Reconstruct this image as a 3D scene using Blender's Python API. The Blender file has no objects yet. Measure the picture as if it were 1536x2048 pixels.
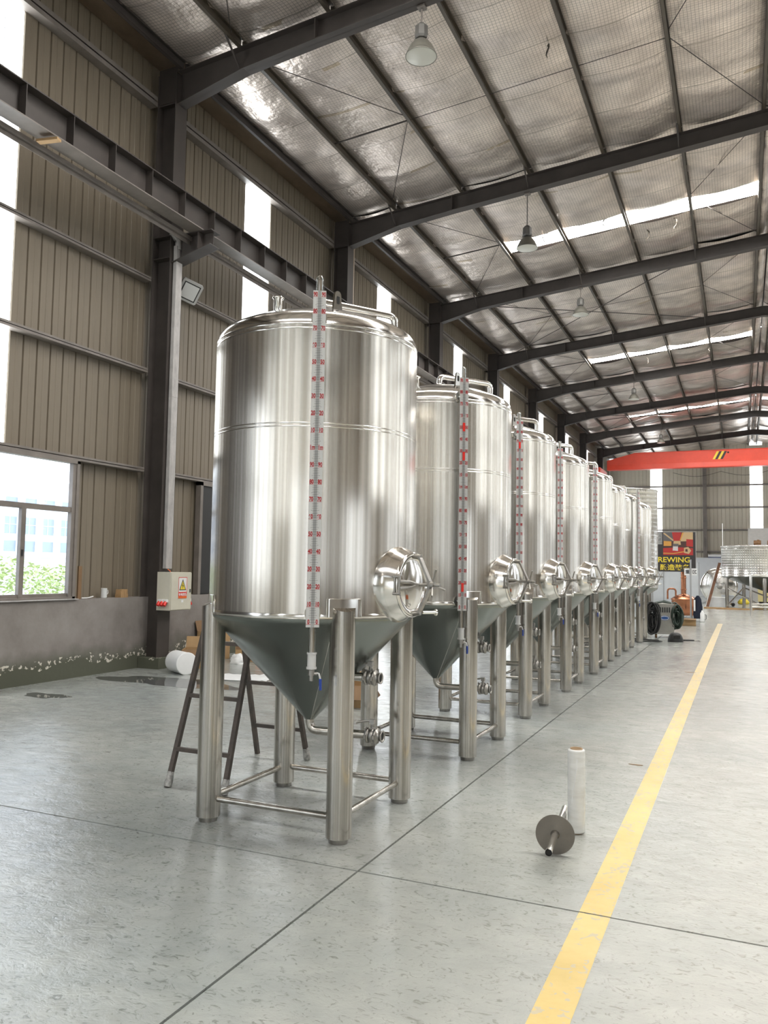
import bpy, math, random
from mathutils import Vector, Matrix, Quaternion, noise as mnoise
PI = math.pi
rnd = random.Random(7)
sc = bpy.context.scene
col = sc.collection

# ------------------------------------------------------------------ camera
F_PX = 1620.0
Rv = Vector((0.9149124721, 0.4033165198, 0.0164606569))
Uv = Vector((0.0125506220, -0.0691829781, 0.9975250360))
Fv = Vector((-0.4034571231, 0.9124415052, 0.0683582427))
CAM_Z = 1.55
cd = bpy.data.cameras.new('camera')
cam = bpy.data.objects.new('camera', cd)
col.objects.link(cam)
cd.sensor_fit = 'VERTICAL'
cd.sensor_height = 24.0
cd.lens = F_PX / 2048.0 * 24.0
cd.clip_start = 0.05
cd.clip_end = 400
M = Matrix((Rv, Uv, -Fv)).transposed().to_4x4()
M.translation = Vector((0, 0, CAM_Z))
cam.matrix_world = M
sc.camera = cam

# ------------------------------------------------------------------ world + exposure
W = bpy.data.worlds.new('sky')
sc.world = W
W.use_nodes = True
bg = W.node_tree.nodes['Background']
bg.inputs[0].default_value = (0.86, 0.93, 1.0, 1)
bg.inputs[1].default_value = 2.2
vs = sc.view_settings
vs.view_transform = 'Standard'
vs.look = 'None'
vs.gamma = 1.0
vs.use_curve_mapping = False
vs.exposure = 1.12
STRIP_E = 4.0      # daylight through the translucent wall strips
SKY_E = 22.0        # daylight through the roof lights
sc.cycles.use_denoising = True
sc.cycles.max_bounces = 8
sc.cycles.diffuse_bounces = 4
sc.cycles.glossy_bounces = 5
sc.cycles.transparent_max_bounces = 8
sc.cycles.caustics_reflective = False
sc.cycles.caustics_refractive = False
sc.cycles.sample_clamp_indirect = 6.0

# sun: a soft high daylight outside, gives the yard and facade their shape
sd = bpy.data.lights.new('sun', 'SUN')
sd.energy = 2.2
sd.angle = 0.3
sd.color = (1.0, 0.96, 0.9)
so = bpy.data.objects.new('sun', sd)
so.rotation_euler = (math.radians(32), math.radians(8), math.radians(200))
col.objects.link(so)

# ------------------------------------------------------------------ materials
def math_node(nt, op, a, b=None, c=None):
    n = nt.nodes.new('ShaderNodeMath')
    n.operation = op
    for i, v in enumerate((a, b, c)):
        if v is None: continue
        if isinstance(v, (int, float)): n.inputs[i].default_value = v
        else: nt.links.new(v, n.inputs[i])
    return n.outputs[0]

def mat(name, color=(.5, .5, .5), rough=.5, metal=0.0, var=0.0, vscale=4.0, vstretch=(1, 1, 1),
        bump=0.0, bscale=20.0, bstretch=(1, 1, 1), rvar=0.0, aniso=0.0, color2=None, emit=None, estr=0.0, spec=None, coat=0.0):
    m = bpy.data.materials.new(name)
    m.use_nodes = True
    nt = m.node_tree
    b = nt.nodes['Principled BSDF']
    b.inputs['Base Color'].default_value = (*color, 1)
    b.inputs['Roughness'].default_value = rough
    b.inputs['Metallic'].default_value = metal
    if spec is not None: b.inputs['Specular IOR Level'].default_value = spec
    if coat: b.inputs['Coat Weight'].default_value = coat
    if emit:
        b.inputs['Emission Color'].default_value = (*emit, 1)
        b.inputs['Emission Strength'].default_value = estr
    tc = None
    def coords(st):
        nonlocal tc
        if tc is None: tc = nt.nodes.new('ShaderNodeTexCoord')
        mp = nt.nodes.new('ShaderNodeMapping')
        mp.inputs['Scale'].default_value = st
        nt.links.new(tc.outputs['Object'], mp.inputs[0])
        return mp.outputs[0]
    if var or color2 or rvar:
        n = nt.nodes.new('ShaderNodeTexNoise')
        n.inputs['Scale'].default_value = vscale
        n.inputs['Detail'].default_value = 6
        n.inputs['Roughness'].default_value = .65
        nt.links.new(coords(vstretch), n.inputs[0])
        if var or color2:
            r = nt.nodes.new('ShaderNodeValToRGB')
            r.color_ramp.elements[0].position = .3
            r.color_ramp.elements[1].position = .7
            c2 = color2 or tuple(min(1, c * (1 + var)) for c in color)
            c1 = color if color2 else tuple(c * (1 - var) for c in color)
            r.color_ramp.elements[0].color = (*c1, 1)
            r.color_ramp.elements[1].color = (*c2, 1)
            nt.links.new(n.outputs[0], r.inputs[0])
            nt.links.new(r.outputs[0], b.inputs['Base Color'])
        if rvar:
            mr = nt.nodes.new('ShaderNodeMapRange')
            mr.inputs['From Min'].default_value = .25
            mr.inputs['From Max'].default_value = .75
            mr.inputs['To Min'].default_value = max(.02, rough - rvar)
            mr.inputs['To Max'].default_value = rough + rvar
            nt.links.new(n.outputs[0], mr.inputs[0])
            nt.links.new(mr.outputs[0], b.inputs['Roughness'])
    if bump:
        n2 = nt.nodes.new('ShaderNodeTexNoise')
        n2.inputs['Scale'].default_value = bscale
        n2.inputs['Detail'].default_value = 5
        nt.links.new(coords(bstretch), n2.inputs[0])
        bp = nt.nodes.new('ShaderNodeBump')
        bp.inputs['Strength'].default_value = 1.0
        bp.inputs['Distance'].default_value = bump
        nt.links.new(n2.outputs[0], bp.inputs['Height'])
        nt.links.new(bp.outputs[0], b.inputs['Normal'])
    if aniso:
        b.inputs['Anisotropic'].default_value = aniso
        tg = nt.nodes.new('ShaderNodeTangent')
        tg.direction_type = 'RADIAL'
        tg.axis = 'Z'
        nt.links.new(tg.outputs[0], b.inputs['Tangent'])
    return m

def brushed(name, c1, c2, rough, aniso, freq, wob):
    # circumferentially brushed sheet: sharp across, smeared along the height; brush streaks in the colour also imitate reflections
    m = mat(name, c1, rough, 1, aniso=aniso)
    nt = m.node_tree; b = nt.nodes['Principled BSDF']
    tc = nt.nodes.new('ShaderNodeTexCoord')
    sp = nt.nodes.new('ShaderNodeSeparateXYZ'); nt.links.new(tc.outputs['Object'], sp.inputs[0])
    ang = math_node(nt, 'ARCTAN2', sp.outputs[1], sp.outputs[0])
    oi = nt.nodes.new('ShaderNodeObjectInfo')
    def n1(f, zf, det):
        cb = nt.nodes.new('ShaderNodeCombineXYZ')
        nt.links.new(math_node(nt, 'MULTIPLY', ang, f), cb.inputs[0])
        nt.links.new(math_node(nt, 'MULTIPLY', sp.outputs[2], zf), cb.inputs[1])
        nt.links.new(math_node(nt, 'MULTIPLY', oi.outputs['Random'], 37.0), cb.inputs[2])
        n = nt.nodes.new('ShaderNodeTexNoise'); n.inputs['Scale'].default_value = 1; n.inputs['Detail'].default_value = det
        nt.links.new(cb.outputs[0], n.inputs[0]); return n.outputs[0]
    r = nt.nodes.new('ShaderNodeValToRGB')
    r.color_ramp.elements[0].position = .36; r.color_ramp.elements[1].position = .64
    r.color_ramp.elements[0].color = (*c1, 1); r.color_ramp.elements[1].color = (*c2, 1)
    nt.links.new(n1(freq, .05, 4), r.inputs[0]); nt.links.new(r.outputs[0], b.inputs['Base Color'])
    if wob:
        bp = nt.nodes.new('ShaderNodeBump'); bp.inputs['Distance'].default_value = wob
        nt.links.new(n1(7, .15, 2), bp.inputs['Height']); nt.links.new(bp.outputs[0], b.inputs['Normal'])
    return m
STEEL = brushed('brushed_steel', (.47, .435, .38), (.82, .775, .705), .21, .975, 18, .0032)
STEEL_POL = mat('polished_steel', (.82, .80, .76), .14, 1, var=.05, vscale=3)
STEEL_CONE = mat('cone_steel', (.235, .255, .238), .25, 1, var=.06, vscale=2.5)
STEEL_LEG = brushed('leg_steel', (.40, .375, .335), (.62, .59, .54), .22, .95, 7, 0)
STEEL_DULL = mat('dull_steel', (.36, .345, .32), .38, 1, var=.12, vscale=30)
DARKHOLE = mat('dark_inside', (.015, .014, .013), .8)
PAINTED = mat('painted_frame_steel', (.058, .048, .043), .55, 0, var=.22, vscale=3, rvar=.1)
PURLIN = mat('purlin_steel', (.055, .045, .036), .5, 0, color2=(.12, .098, .072), vscale=2, vstretch=(1, .4, 1))
GIRT = mat('girt_steel', (.20, .175, .155), .5, 0, var=.2, vscale=3)
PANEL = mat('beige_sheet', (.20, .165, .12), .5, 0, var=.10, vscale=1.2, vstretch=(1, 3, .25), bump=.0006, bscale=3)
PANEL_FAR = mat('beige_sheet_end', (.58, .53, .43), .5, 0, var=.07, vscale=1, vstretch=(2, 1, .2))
RUST_SHEET = mat('gutter_sheet', (.11, .072, .045), .5, 0, color2=(.26, .20, .145), vscale=1.3, vstretch=(1, .5, 1))
CONDUIT = mat('grey_trunking', (.42, .40, .385), .55, .2, var=.2, vscale=12, vstretch=(1, 1, .4))
PVC = mat('beige_pvc', (.42, .33, .25), .4, 0, var=.05)
STRIP = mat('translucent_strip', (.8, .82, .82), .5, emit=(.92, .97, 1.0), estr=STRIP_E)
SKYL = mat('skylight_sheet', (.8, .82, .82), .5, emit=(1.0, .985, .95), estr=SKY_E)
RED = mat('crane_red', (.72, .07, .035), .42, 0, var=.10, vscale=1.5)
YEL = mat('yellow_paint', (.80, .48, .02), .5, 0)
BLACK = mat('black_paint', (.02, .02, .02), .5)
WHITE = mat('white_plastic', (.80, .80, .79), .4, 0, var=.04)
PLATE = mat('scale_plate_white', (.55, .545, .53), .3)
REDPRINT = mat('red_print', (.36, .006, .008), .5)
BLKPRINT = mat('black_print', (.03, .03, .035), .5)
TUBEGREY = mat('tube_grey', (.36, .36, .35), .12, 0, spec=.8)
REDFLOAT = mat('red_float', (.75, .03, .02), .35)
BLUE = mat('blue_grip', (.015, .05, .30), .4)
CARD = mat('cardboard', (.42, .27, .13), .75, 0, var=.12, vscale=5)
CARD_D = mat('cardboard_dark', (.22, .13, .065), .75, 0, var=.12, vscale=5)
RUSTY = mat('rusty_steel', (.075, .067, .062), .5, .4, color2=(.14, .112, .095), vscale=14)
TAPE = mat('grey_tape', (.40, .39, .37), .5, 0, var=.5, vscale=40, bump=.004, bscale=40)
COPPER = mat('copper', (.46, .20, .11), .25, 1, var=.12, vscale=5)
BOXGREY = mat('cabinet_cream', (.60, .57, .47), .45, 0, var=.05, vscale=4)
WELDBODY = mat('welder_grey', (.30, .29, .26), .5, 0, var=.1)
CABLE = mat('black_rubber', (.018, .018, .018), .45)
CABLEG = mat('green_rubber', (.02, .035, .025), .45)
ORANGE = mat('orange_plastic', (.80, .16, .03), .4)
CLOTHBLUE = mat('navy_cloth', (.008, .012, .028), .85)
FILM = mat('film_roll', (.62, .61, .57), .22, 0, color2=(.76, .76, .74), vscale=6, vstretch=(1, 1, 5), coat=.4)
PAPER = mat('paper_core', (.30, .20, .11), .8)
SHADE = mat('lamp_shell', (.22, .21, .18), .4, .6)
GLASSW = mat('lamp_glass', (.66, .65, .58), .25)
FLOODG = mat('flood_glass', (.72, .72, .70), .2)
HOUSE = mat('facade_white', (.78, .80, .84), .8, 0, var=.03)
HOUSEW = mat('facade_window', (.29, .35, .45), .4)
LEAF = mat('hedge_leaf', (.30, .42, .13), .6, 0, color2=(.55, .64, .32), vscale=3)
YARD = mat('yard_ground', (.40, .40, .38), .9, 0, var=.1)
SIGNBLK = mat('sign_board', (.035, .030, .030), .45)
SIGNYEL = mat('sign_yellow', (.80, .62, .05), .5)
WOOD = mat('scrap_wood', (.40, .25, .12), .8, 0, var=.25, vscale=6, vstretch=(1, 6, 1))
OFFWALL = mat('white_partition', (.62, .64, .66), .6, 0, var=.06, vscale=2)
GREYPOST = mat('galvanised_post', (.40, .40, .40), .4, .6)
JOINT = mat('joint_filler', (.045, .046, .04), .9)

# dado wall: grey render with damp and flaking salts near the floor
def dado_mat():
    m = mat('grey_render', (.19, .165, .15), .8, 0, color2=(.31, .285, .265), vscale=1.1, bump=.004, bscale=12)
    nt = m.node_tree
    b = nt.nodes['Principled BSDF']
    old = b.inputs['Base Color'].links[0].from_socket
    tc = nt.nodes.new('ShaderNodeTexCoord')
    sp = nt.nodes.new('ShaderNodeSeparateXYZ')
    nt.links.new(tc.outputs['Object'], sp.inputs[0])
    n = nt.nodes.new('ShaderNodeTexNoise'); n.inputs['Scale'].default_value = 2.0; n.inputs['Detail'].default_value = 8
    nt.links.new(tc.outputs['Object'], n.inputs[0])
    n3 = nt.nodes.new('ShaderNodeTexNoise'); n3.inputs['Scale'].default_value = 22; n3.inputs['Detail'].default_value = 6
    nt.links.new(tc.outputs['Object'], n3.inputs[0])
    h = math_node(nt, 'ADD', sp.outputs[2], math_node(nt, 'MULTIPLY', math_node(nt, 'SUBTRACT', n.outputs[0], .5), -.55))
    damp = nt.nodes.new('ShaderNodeMapRange')
    damp.inputs['From Min'].default_value = .42; damp.inputs['From Max'].default_value = .16
    nt.links.new(h, damp.inputs[0])
    mx = nt.nodes.new('ShaderNodeMixRGB'); mx.inputs[2].default_value = (.085, .088, .062, 1)
    nt.links.new(damp.outputs[0], mx.inputs[0]); nt.links.new(old, mx.inputs[1])
    # salt line
    d = math_node(nt, 'ABSOLUTE', math_node(nt, 'SUBTRACT', h, .20))
    band = math_node(nt, 'LESS_THAN', d, .055)
    fl = math_node(nt, 'MULTIPLY', band, math_node(nt, 'GREATER_THAN', n3.outputs[0], .565))
    mx2 = nt.nodes.new('ShaderNodeMixRGB'); mx2.inputs[2].default_value = (.62, .58, .50, 1)
    nt.links.new(fl, mx2.inputs[0]); nt.links.new(mx.outputs[0], mx2.inputs[1])
    nt.links.new(mx2.outputs[0], b.inputs['Base Color'])
    return m
DADO = dado_mat()

def floor_mat():
    m = bpy.data.materials.new('polished_concrete'); m.use_nodes = True
    nt = m.node_tree; b = nt.nodes['Principled BSDF']
    tc = nt.nodes.new('ShaderNodeTexCoord')
    P = tc.outputs['Object']
    def noise(scale, det, st=(1, 1, 1), dist=0):
        mp = nt.nodes.new('ShaderNodeMapping'); mp.inputs['Scale'].default_value = st
        nt.links.new(P, mp.inputs[0])
        n = nt.nodes.new('ShaderNodeTexNoise'); n.inputs['Scale'].default_value = scale; n.inputs['Detail'].default_value = det
        n.inputs['Distortion'].default_value = dist; n.inputs['Roughness'].default_value = .62
        nt.links.new(mp.outputs[0], n.inputs[0]); return n.outputs[0]
    def ramp(s, a, ca, c, cc):
        r = nt.nodes.new('ShaderNodeValToRGB')
        r.color_ramp.elements[0].position = a; r.color_ramp.elements[1].position = c
        r.color_ramp.elements[0].color = (*ca, 1); r.color_ramp.elements[1].color = (*cc, 1)
        nt.links.new(s, r.inputs[0]); return r.outputs[0]
    big = noise(.55, 5); mid = noise(5.0, 10, (1, 1.3, 1), .35); fine = noise(13, 9, (1.0, 1.5, 1), 2.6)
    base = ramp(big, .35, (.31, .335, .325), .68, (.40, .405, .38))
    marks = ramp(mid, .30, (.86, .87, .87), .72, (1.10, 1.09, 1.06))
    mx = nt.nodes.new('ShaderNodeMixRGB'); mx.blend_type = 'MULTIPLY'; mx.inputs[0].default_value = .9
    nt.links.new(base, mx.inputs[1]); nt.links.new(marks, mx.inputs[2])
    # fine dark trowel scratches
    scr = ramp(fine, .35, (.45, .46, .45), .44, (1, 1, 1))
    mx2 = nt.nodes.new('ShaderNodeMixRGB'); mx2.blend_type = 'MULTIPLY'; mx2.inputs[0].default_value = .85
    nt.links.new(mx.outputs[0], mx2.inputs[1]); nt.links.new(scr, mx2.inputs[2])
    # worn dusty beige traffic lane to the right of the line and deeper in the hall
    sp = nt.nodes.new('ShaderNodeSeparateXYZ'); nt.links.new(P, sp.inputs[0])
    w = nt.nodes.new('ShaderNodeMapRange'); w.inputs['From Min'].default_value = -2.6; w.inputs['From Max'].default_value = 1.4
    nt.links.new(math_node(nt, 'ADD', sp.outputs[0], math_node(nt, 'MULTIPLY', math_node(nt, 'SUBTRACT', big, .5), 1.2)), w.inputs[0])
    mx3 = nt.nodes.new('ShaderNodeMixRGB'); mx3.inputs[2].default_value = (.50, .46, .38, 1)
    nt.links.new(math_node(nt, 'MULTIPLY', w.outputs[0], .55), mx3.inputs[0]); nt.links.new(mx2.outputs[0], mx3.inputs[1])
    nt.links.new(mx3.outputs[0], b.inputs['Base Color'])
    rr = nt.nodes.new('ShaderNodeMapRange'); rr.inputs['From Min'].default_value = .3; rr.inputs['From Max'].default_value = .7
    rr.inputs['To Min'].default_value = .12; rr.inputs['To Max'].default_value = .215
    nt.links.new(mid, rr.inputs[0])
    nt.links.new(math_node(nt, 'ADD', rr.outputs[0], math_node(nt, 'MULTIPLY', w.outputs[0], .04)), b.inputs['Roughness'])
    b.inputs['Specular IOR Level'].default_value = .75
    bp = nt.nodes.new('ShaderNodeBump'); bp.inputs['Distance'].default_value = .0055; bp.inputs['Strength'].default_value = .8
    nt.links.new(math_node(nt, 'ADD', math_node(nt, 'MULTIPLY', mid, 2.0), math_node(nt, 'MULTIPLY', fine, .45)), bp.inputs['Height'])
    nt.links.new(bp.outputs[0], b.inputs['Normal'])
    return m
FLOOR = floor_mat()

def line_mat():
    m = mat('lane_paint', (.60, .43, .13), .40, 0, color2=(.74, .55, .21), vscale=2.2, bump=.0012, bscale=14)
    nt = m.node_tree; b = nt.nodes['Principled BSDF']
    old = b.inputs['Base Color'].links[0].from_socket
    tc = nt.nodes.new('ShaderNodeTexCoord')
    n = nt.nodes.new('ShaderNodeTexNoise'); n.inputs['Scale'].default_value = 16; n.inputs['Detail'].default_value = 8; n.inputs['Distortion'].default_value = 1.5
    nt.links.new(tc.outputs['Object'], n.inputs[0])
    sp = nt.nodes.new('ShaderNodeSeparateXYZ'); nt.links.new(tc.outputs['Object'], sp.inputs[0])
    th = nt.nodes.new('ShaderNodeMapRange'); th.inputs['From Min'].default_value = 4; th.inputs['From Max'].default_value = 26
    th.inputs['To Min'].default_value = .40; th.inputs['To Max'].default_value = .60
    nt.links.new(sp.outputs[1], th.inputs[0])
    wear = math_node(nt, 'LESS_THAN', n.outputs[0], th.outputs[0])
    mx = nt.nodes.new('ShaderNodeMixRGB'); mx.inputs[2].default_value = (.46, .42, .33, 1)
    nt.links.new(math_node(nt, 'MULTIPLY', wear, .7), mx.inputs[0]); nt.links.new(old, mx.inputs[1])
    nt.links.new(mx.outputs[0], b.inputs['Base Color'])
    return m
LANE = line_mat()

def foil_mat():
    m = bpy.data.materials.new('foil_insulation'); m.use_nodes = True
    nt = m.node_tree; b = nt.nodes['Principled BSDF']
    tc = nt.nodes.new('ShaderNodeTexCoord'); P = tc.outputs['Object']
    sp = nt.nodes.new('ShaderNodeSeparateXYZ'); nt.links.new(P, sp.inputs[0])
    def grid(s, pitch, w):
        f = math_node(nt, 'FRACT', math_node(nt, 'DIVIDE', s, pitch))
        return math_node(nt, 'LESS_THAN', f, w)
    g = math_node(nt, 'MAXIMUM', grid(sp.outputs[0], .055, .13), grid(sp.outputs[1], .055, .13))
    n = nt.nodes.new('ShaderNodeTexNoise'); n.inputs['Scale'].default_value = 1.6; n.inputs['Detail'].default_value = 5
    nt.links.new(P, n.inputs[0])
    r = nt.nodes.new('ShaderNodeValToRGB')
    r.color_ramp.elements[0].position = .35; r.color_ramp.elements[0].color = (.64, .56, .505, 1)
    r.color_ramp.elements[1].position = .65; r.color_ramp.elements[1].color = (.92, .815, .74, 1)
    nt.links.new(n.outputs[0], r.inputs[0])
    # seam lines with brown water stains every roll width
    wob = math_node(nt, 'ADD', sp.outputs[1], math_node(nt, 'MULTIPLY', n.outputs[0], .10))
    fs = math_node(nt, 'FRACT', math_node(nt, 'DIVIDE', wob, 1.22))
    seam = math_node(nt, 'LESS_THAN', fs, .016)
    n2 = nt.nodes.new('ShaderNodeTexNoise'); n2.inputs['Scale'].default_value = .9; n2.inputs['Detail'].default_value = 4
    nt.links.new(P, n2.inputs[0])
    stain = math_node(nt, 'MULTIPLY', math_node(nt, 'LESS_THAN', fs, .07), math_node(nt, 'GREATER_THAN', n2.outputs[0], .60))
    mx = nt.nodes.new('ShaderNodeMixRGB'); mx.inputs[2].default_value = (.42, .31, .16, 1)
    nt.links.new(math_node(nt, 'MULTIPLY', stain, .6), mx.inputs[0]); nt.links.new(r.outputs[0], mx.inputs[1])
    mx2 = nt.nodes.new('ShaderNodeMixRGB'); mx2.inputs[2].default_value = (.22, .19, .15, 1)
    nt.links.new(math_node(nt, 'MULTIPLY', math_node(nt, 'MAXIMUM', g, seam), .62), mx2.inputs[0]); nt.links.new(mx.outputs[0], mx2.inputs[1])
    nt.links.new(mx2.outputs[0], b.inputs['Base Color'])
    b.inputs['Metallic'].default_value = .70
    b.inputs['Roughness'].default_value = .36
    n4 = nt.nodes.new('ShaderNodeTexNoise'); n4.inputs['Scale'].default_value = 9; n4.inputs['Detail'].default_value = 3
    nt.links.new(P, n4.inputs[0])
    bp = nt.nodes.new('ShaderNodeBump'); bp.inputs['Distance'].default_value = .018; bp.inputs['Strength'].default_value = .8
    nt.links.new(n4.outputs[0], bp.inputs['Height']); nt.links.new(bp.outputs[0], b.inputs['Normal'])
    return m
FOIL = foil_mat()

def dimple_mat():
    m = mat('dimple_jacket_steel', (.80, .775, .735), .22, 1)
    nt = m.node_tree; b = nt.nodes['Principled BSDF']
    tc = nt.nodes.new('ShaderNodeTexCoord')
    sp = nt.nodes.new('ShaderNodeSeparateXYZ'); nt.links.new(tc.outputs['Object'], sp.inputs[0])
    ang = math_node(nt, 'ARCTAN2', sp.outputs[1], sp.outputs[0])
    def cell(s, k):
        return math_node(nt, 'ABSOLUTE', math_node(nt, 'SUBTRACT', math_node(nt, 'FRACT', math_node(nt, 'MULTIPLY', s, k)), .5))
    u = cell(ang, 18.0); v = cell(sp.outputs[2], 9.0)
    d = math_node(nt, 'SQRT', math_node(nt, 'ADD', math_node(nt, 'MULTIPLY', u, u), math_node(nt, 'MULTIPLY', v, v)))
    hh = nt.nodes.new('ShaderNodeMapRange'); hh.inputs['From Min'].default_value = .12; hh.inputs['From Max'].default_value = .36
    nt.links.new(d, hh.inputs[0])
    bp = nt.nodes.new('ShaderNodeBump'); bp.inputs['Distance'].default_value = .012
    nt.links.new(hh.outputs[0], bp.inputs['Height']); nt.links.new(bp.outputs[0], b.inputs['Normal'])
    return m
DIMPLE = dimple_mat()

def glass_mat(name, tint=(1, 1, 1), mixf=.10, rough=.02):
    m = bpy.data.materials.new(name); m.use_nodes = True
    nt = m.node_tree
    for n in list(nt.nodes):
        if n.type != 'OUTPUT_MATERIAL': nt.nodes.remove(n)
    out = nt.nodes[0]
    t = nt.nodes.new('ShaderNodeBsdfTransparent'); t.inputs[0].default_value = (*tint, 1)
    g = nt.nodes.new('ShaderNodeBsdfGlossy'); g.inputs['Roughness'].default_value = rough
    mx = nt.nodes.new('ShaderNodeMixShader'); mx.inputs[0].default_value = mixf
    nt.links.new(t.outputs[0], mx.inputs[1]); nt.links.new(g.outputs[0], mx.inputs[2]); nt.links.new(mx.outputs[0], out.inputs[0])
    return m
GLASS = glass_mat('window_glass', (.95, .97, 1.0), .08)
ACRYL = glass_mat('clear_tube', (.80, .82, .80), .30, .05)
WATER = mat('puddle_water', (.085, .088, .085), .03, 0, var=.15, vscale=3, spec=.7)

# ------------------------------------------------------------------ mesh builder
class MB:
    def __init__(s): s.v = []; s.f = []; s.sm = []; s.mi = []
    def add(s, verts, faces, smooth=False, mi=0):
        o = len(s.v); s.v += [tuple(p) for p in verts]
        for f in faces:
            s.f.append(tuple(i + o for i in f)); s.sm.append(smooth); s.mi.append(mi)
        return s
    def box(s, x0, x1, y0, y1, z0, z1, T=None, mi=0):
        vs_ = [Vector((x, y, z)) for z in (z0, z1) for y in (y0, y1) for x in (x0, x1)]
        if T is not None: vs_ = [T @ p for p in vs_]
        return s.add(vs_, [(0, 2, 3, 1), (4, 5, 7, 6), (0, 1, 5, 4), (2, 6, 7, 3), (0, 4, 6, 2), (1, 3, 7, 5)], False, mi)
    def cyl(s, p0, p1, r0, r1=None, n=16, caps=True, mi=0):
        p0 = Vector(p0); p1 = Vector(p1); r1 = r0 if r1 is None else r1
        ax = (p1 - p0).normalized(); a = ax.orthogonal().normalized(); b = ax.cross(a)
        ring = lambda p, r: [p + (a * math.cos(t) + b * math.sin(t)) * r for t in [2 * PI * i / n for i in range(n)]]
        A = ring(p0, r0); B = ring(p1, r1)
        s.add(A + B, [(i, (i + 1) % n, n + (i + 1) % n, n + i) for i in range(n)], True, mi)
        if caps:
            s.add(A, [tuple(reversed(range(n)))], False, mi); s.add(B, [tuple(range(n))], False, mi)
        return s
    def tube(s, pts, r, n=10, caps=True, mi=0):
        pts = [Vector(p) for p in pts]; rings = []
        up = None
        for i, p in enumerate(pts):
            t = (pts[min(i + 1, len(pts) - 1)] - pts[max(i - 1, 0)]).normalized()
            if up is None: up = t.orthogonal().normalized()
            up = (up - t * up.dot(t)); up = up.normalized() if up.length > 1e-6 else t.orthogonal().normalized()
            w = t.cross(up)
            rr = r[i] if isinstance(r, (list, tuple)) else r
            rings.append([p + (up * math.cos(a) + w * math.sin(a)) * rr for a in [2 * PI * k / n for k in range(n)]])
        vs_ = [q for R_ in rings for q in R_]; fs = []
        for i in range(len(pts) - 1):
            for k in range(n):
                fs.append((i * n + k, i * n + (k + 1) % n, (i + 1) * n + (k + 1) % n, (i + 1) * n + k))
        s.add(vs_, fs, True, mi)
        if caps:
            s.add(rings[0], [tuple(reversed(range(n)))], False, mi); s.add(rings[-1], [tuple(range(n))], False, mi)
        return s
    def lathe(s, prof, n=64, T=None, mi=0, smooth=True):
        vs_ = []
        for (r, z) in prof:
            for k in range(n):
                a = 2 * PI * k / n
                p = Vector((r * math.cos(a), r * math.sin(a), z)); vs_.append(T @ p if T is not None else p)
        fs = []
        for i in range(len(prof) - 1):
            for k in range(n):
                fs.append((i * n + k, i * n + (k + 1) % n, (i + 1) * n + (k + 1) % n, (i + 1) * n + k))
        return s.add(vs_, fs, smooth, mi)
    def prism(s, poly, d0, d1, axis='Y', T=None, mi=0):
        n = len(poly)
        def mk(p, d):
            if axis == 'Y': q = Vector((p[0], d, p[1]))
            elif axis == 'X': q = Vector((d, p[0], p[1]))
            else: q = Vector((p[0], p[1], d))
            return T @ q if T is not None else q
        A = [mk(p, d0) for p in poly]; B = [mk(p, d1) for p in poly]
        s.add(A + B, [tuple(range(n)), tuple(range(2 * n - 1, n - 1, -1))] + [(i, n + i, n + (i + 1) % n, (i + 1) % n) for i in range(n)], False, mi)
        return s
    def mesh(s, name, mats):
        me = bpy.data.meshes.new(name)
        me.from_pydata(s.v, [], s.f)
        me.polygons.foreach_set('use_smooth', s.sm)
        for m in (mats if isinstance(mats, (list, tuple)) else [mats]): me.materials.append(m)
        if any(s.mi): me.polygons.foreach_set('material_index', s.mi)
        import bmesh as _b
        bm = _b.new(); bm.from_mesh(me); _b.ops.recalc_face_normals(bm, faces=bm.faces); bm.to_mesh(me); bm.free()
        me.update()
        return me
    def build(s, name, mats, parent=None, loc=None):
        return put(name, s.mesh(name, mats), parent, loc)

def put(name, me, parent=None, loc=None, rz=0.0):
    o = bpy.data.objects.new(name, me); col.objects.link(o)
    if loc is not None: o.location = loc
    if rz: o.rotation_euler.z = rz
    if parent is not None: o.parent = parent
    return o
def tag(o, label=None, cat=None, group=None, kind=None):
    if label: o['label'] = label
    if cat: o['category'] = cat
    if group: o['group'] = group
    if kind: o['kind'] = kind
    return o
def thing(name, label, cat, loc=(0, 0, 0), rz=0.0, group=None):
    o = bpy.data.objects.new(name, None); o.empty_display_size = .1; col.objects.link(o)
    o.location = loc; o.rotation_euler.z = rz
    return tag(o, label, cat, group)
def copy_tree(o, parent=None):
    c = o.copy(); col.objects.link(c); c.parent = parent
    for ch in [x for x in KIDS.get(o.name, [])]: copy_tree(ch, c)
    return c
KIDS = {}
def index_kids(o):
    ks = [x for x in col.objects if x.parent == o]
    KIDS[o.name] = ks
    for k in ks: index_kids(k)
def text_mesh(body, size, offset=0.0, sx=1.0):
    c = bpy.data.curves.new('lettering', 'FONT'); c.body = body; c.size = size; c.align_x = 'CENTER'; c.offset = offset
    o = bpy.data.objects.new('lettering', c); col.objects.link(o)
    bpy.context.view_layer.update()
    me = bpy.data.meshes.new_from_object(o.evaluated_get(bpy.context.evaluated_depsgraph_get()))
    vs_ = [Vector((v.co.x * sx, v.co.y, 0)) for v in me.vertices]; fs = [tuple(p.vertices) for p in me.polygons]
    bpy.data.objects.remove(o); bpy.data.curves.remove(c); bpy.data.meshes.remove(me)
    return vs_, fs
def text_fit(body, x0, x1, z0, z1, y, offset=0.0):
    v_, f_ = text_mesh(body, 1.0, offset)
    xs = [p.x for p in v_]; ys = [p.y for p in v_]
    a, b, c, d = min(xs), max(xs), min(ys), max(ys)
    return MB().add([(x0 + (p.x - a) / (b - a) * (x1 - x0), y, z0 + (p.y - c) / (d - c) * (z1 - z0)) for p in v_], f_)
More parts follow.
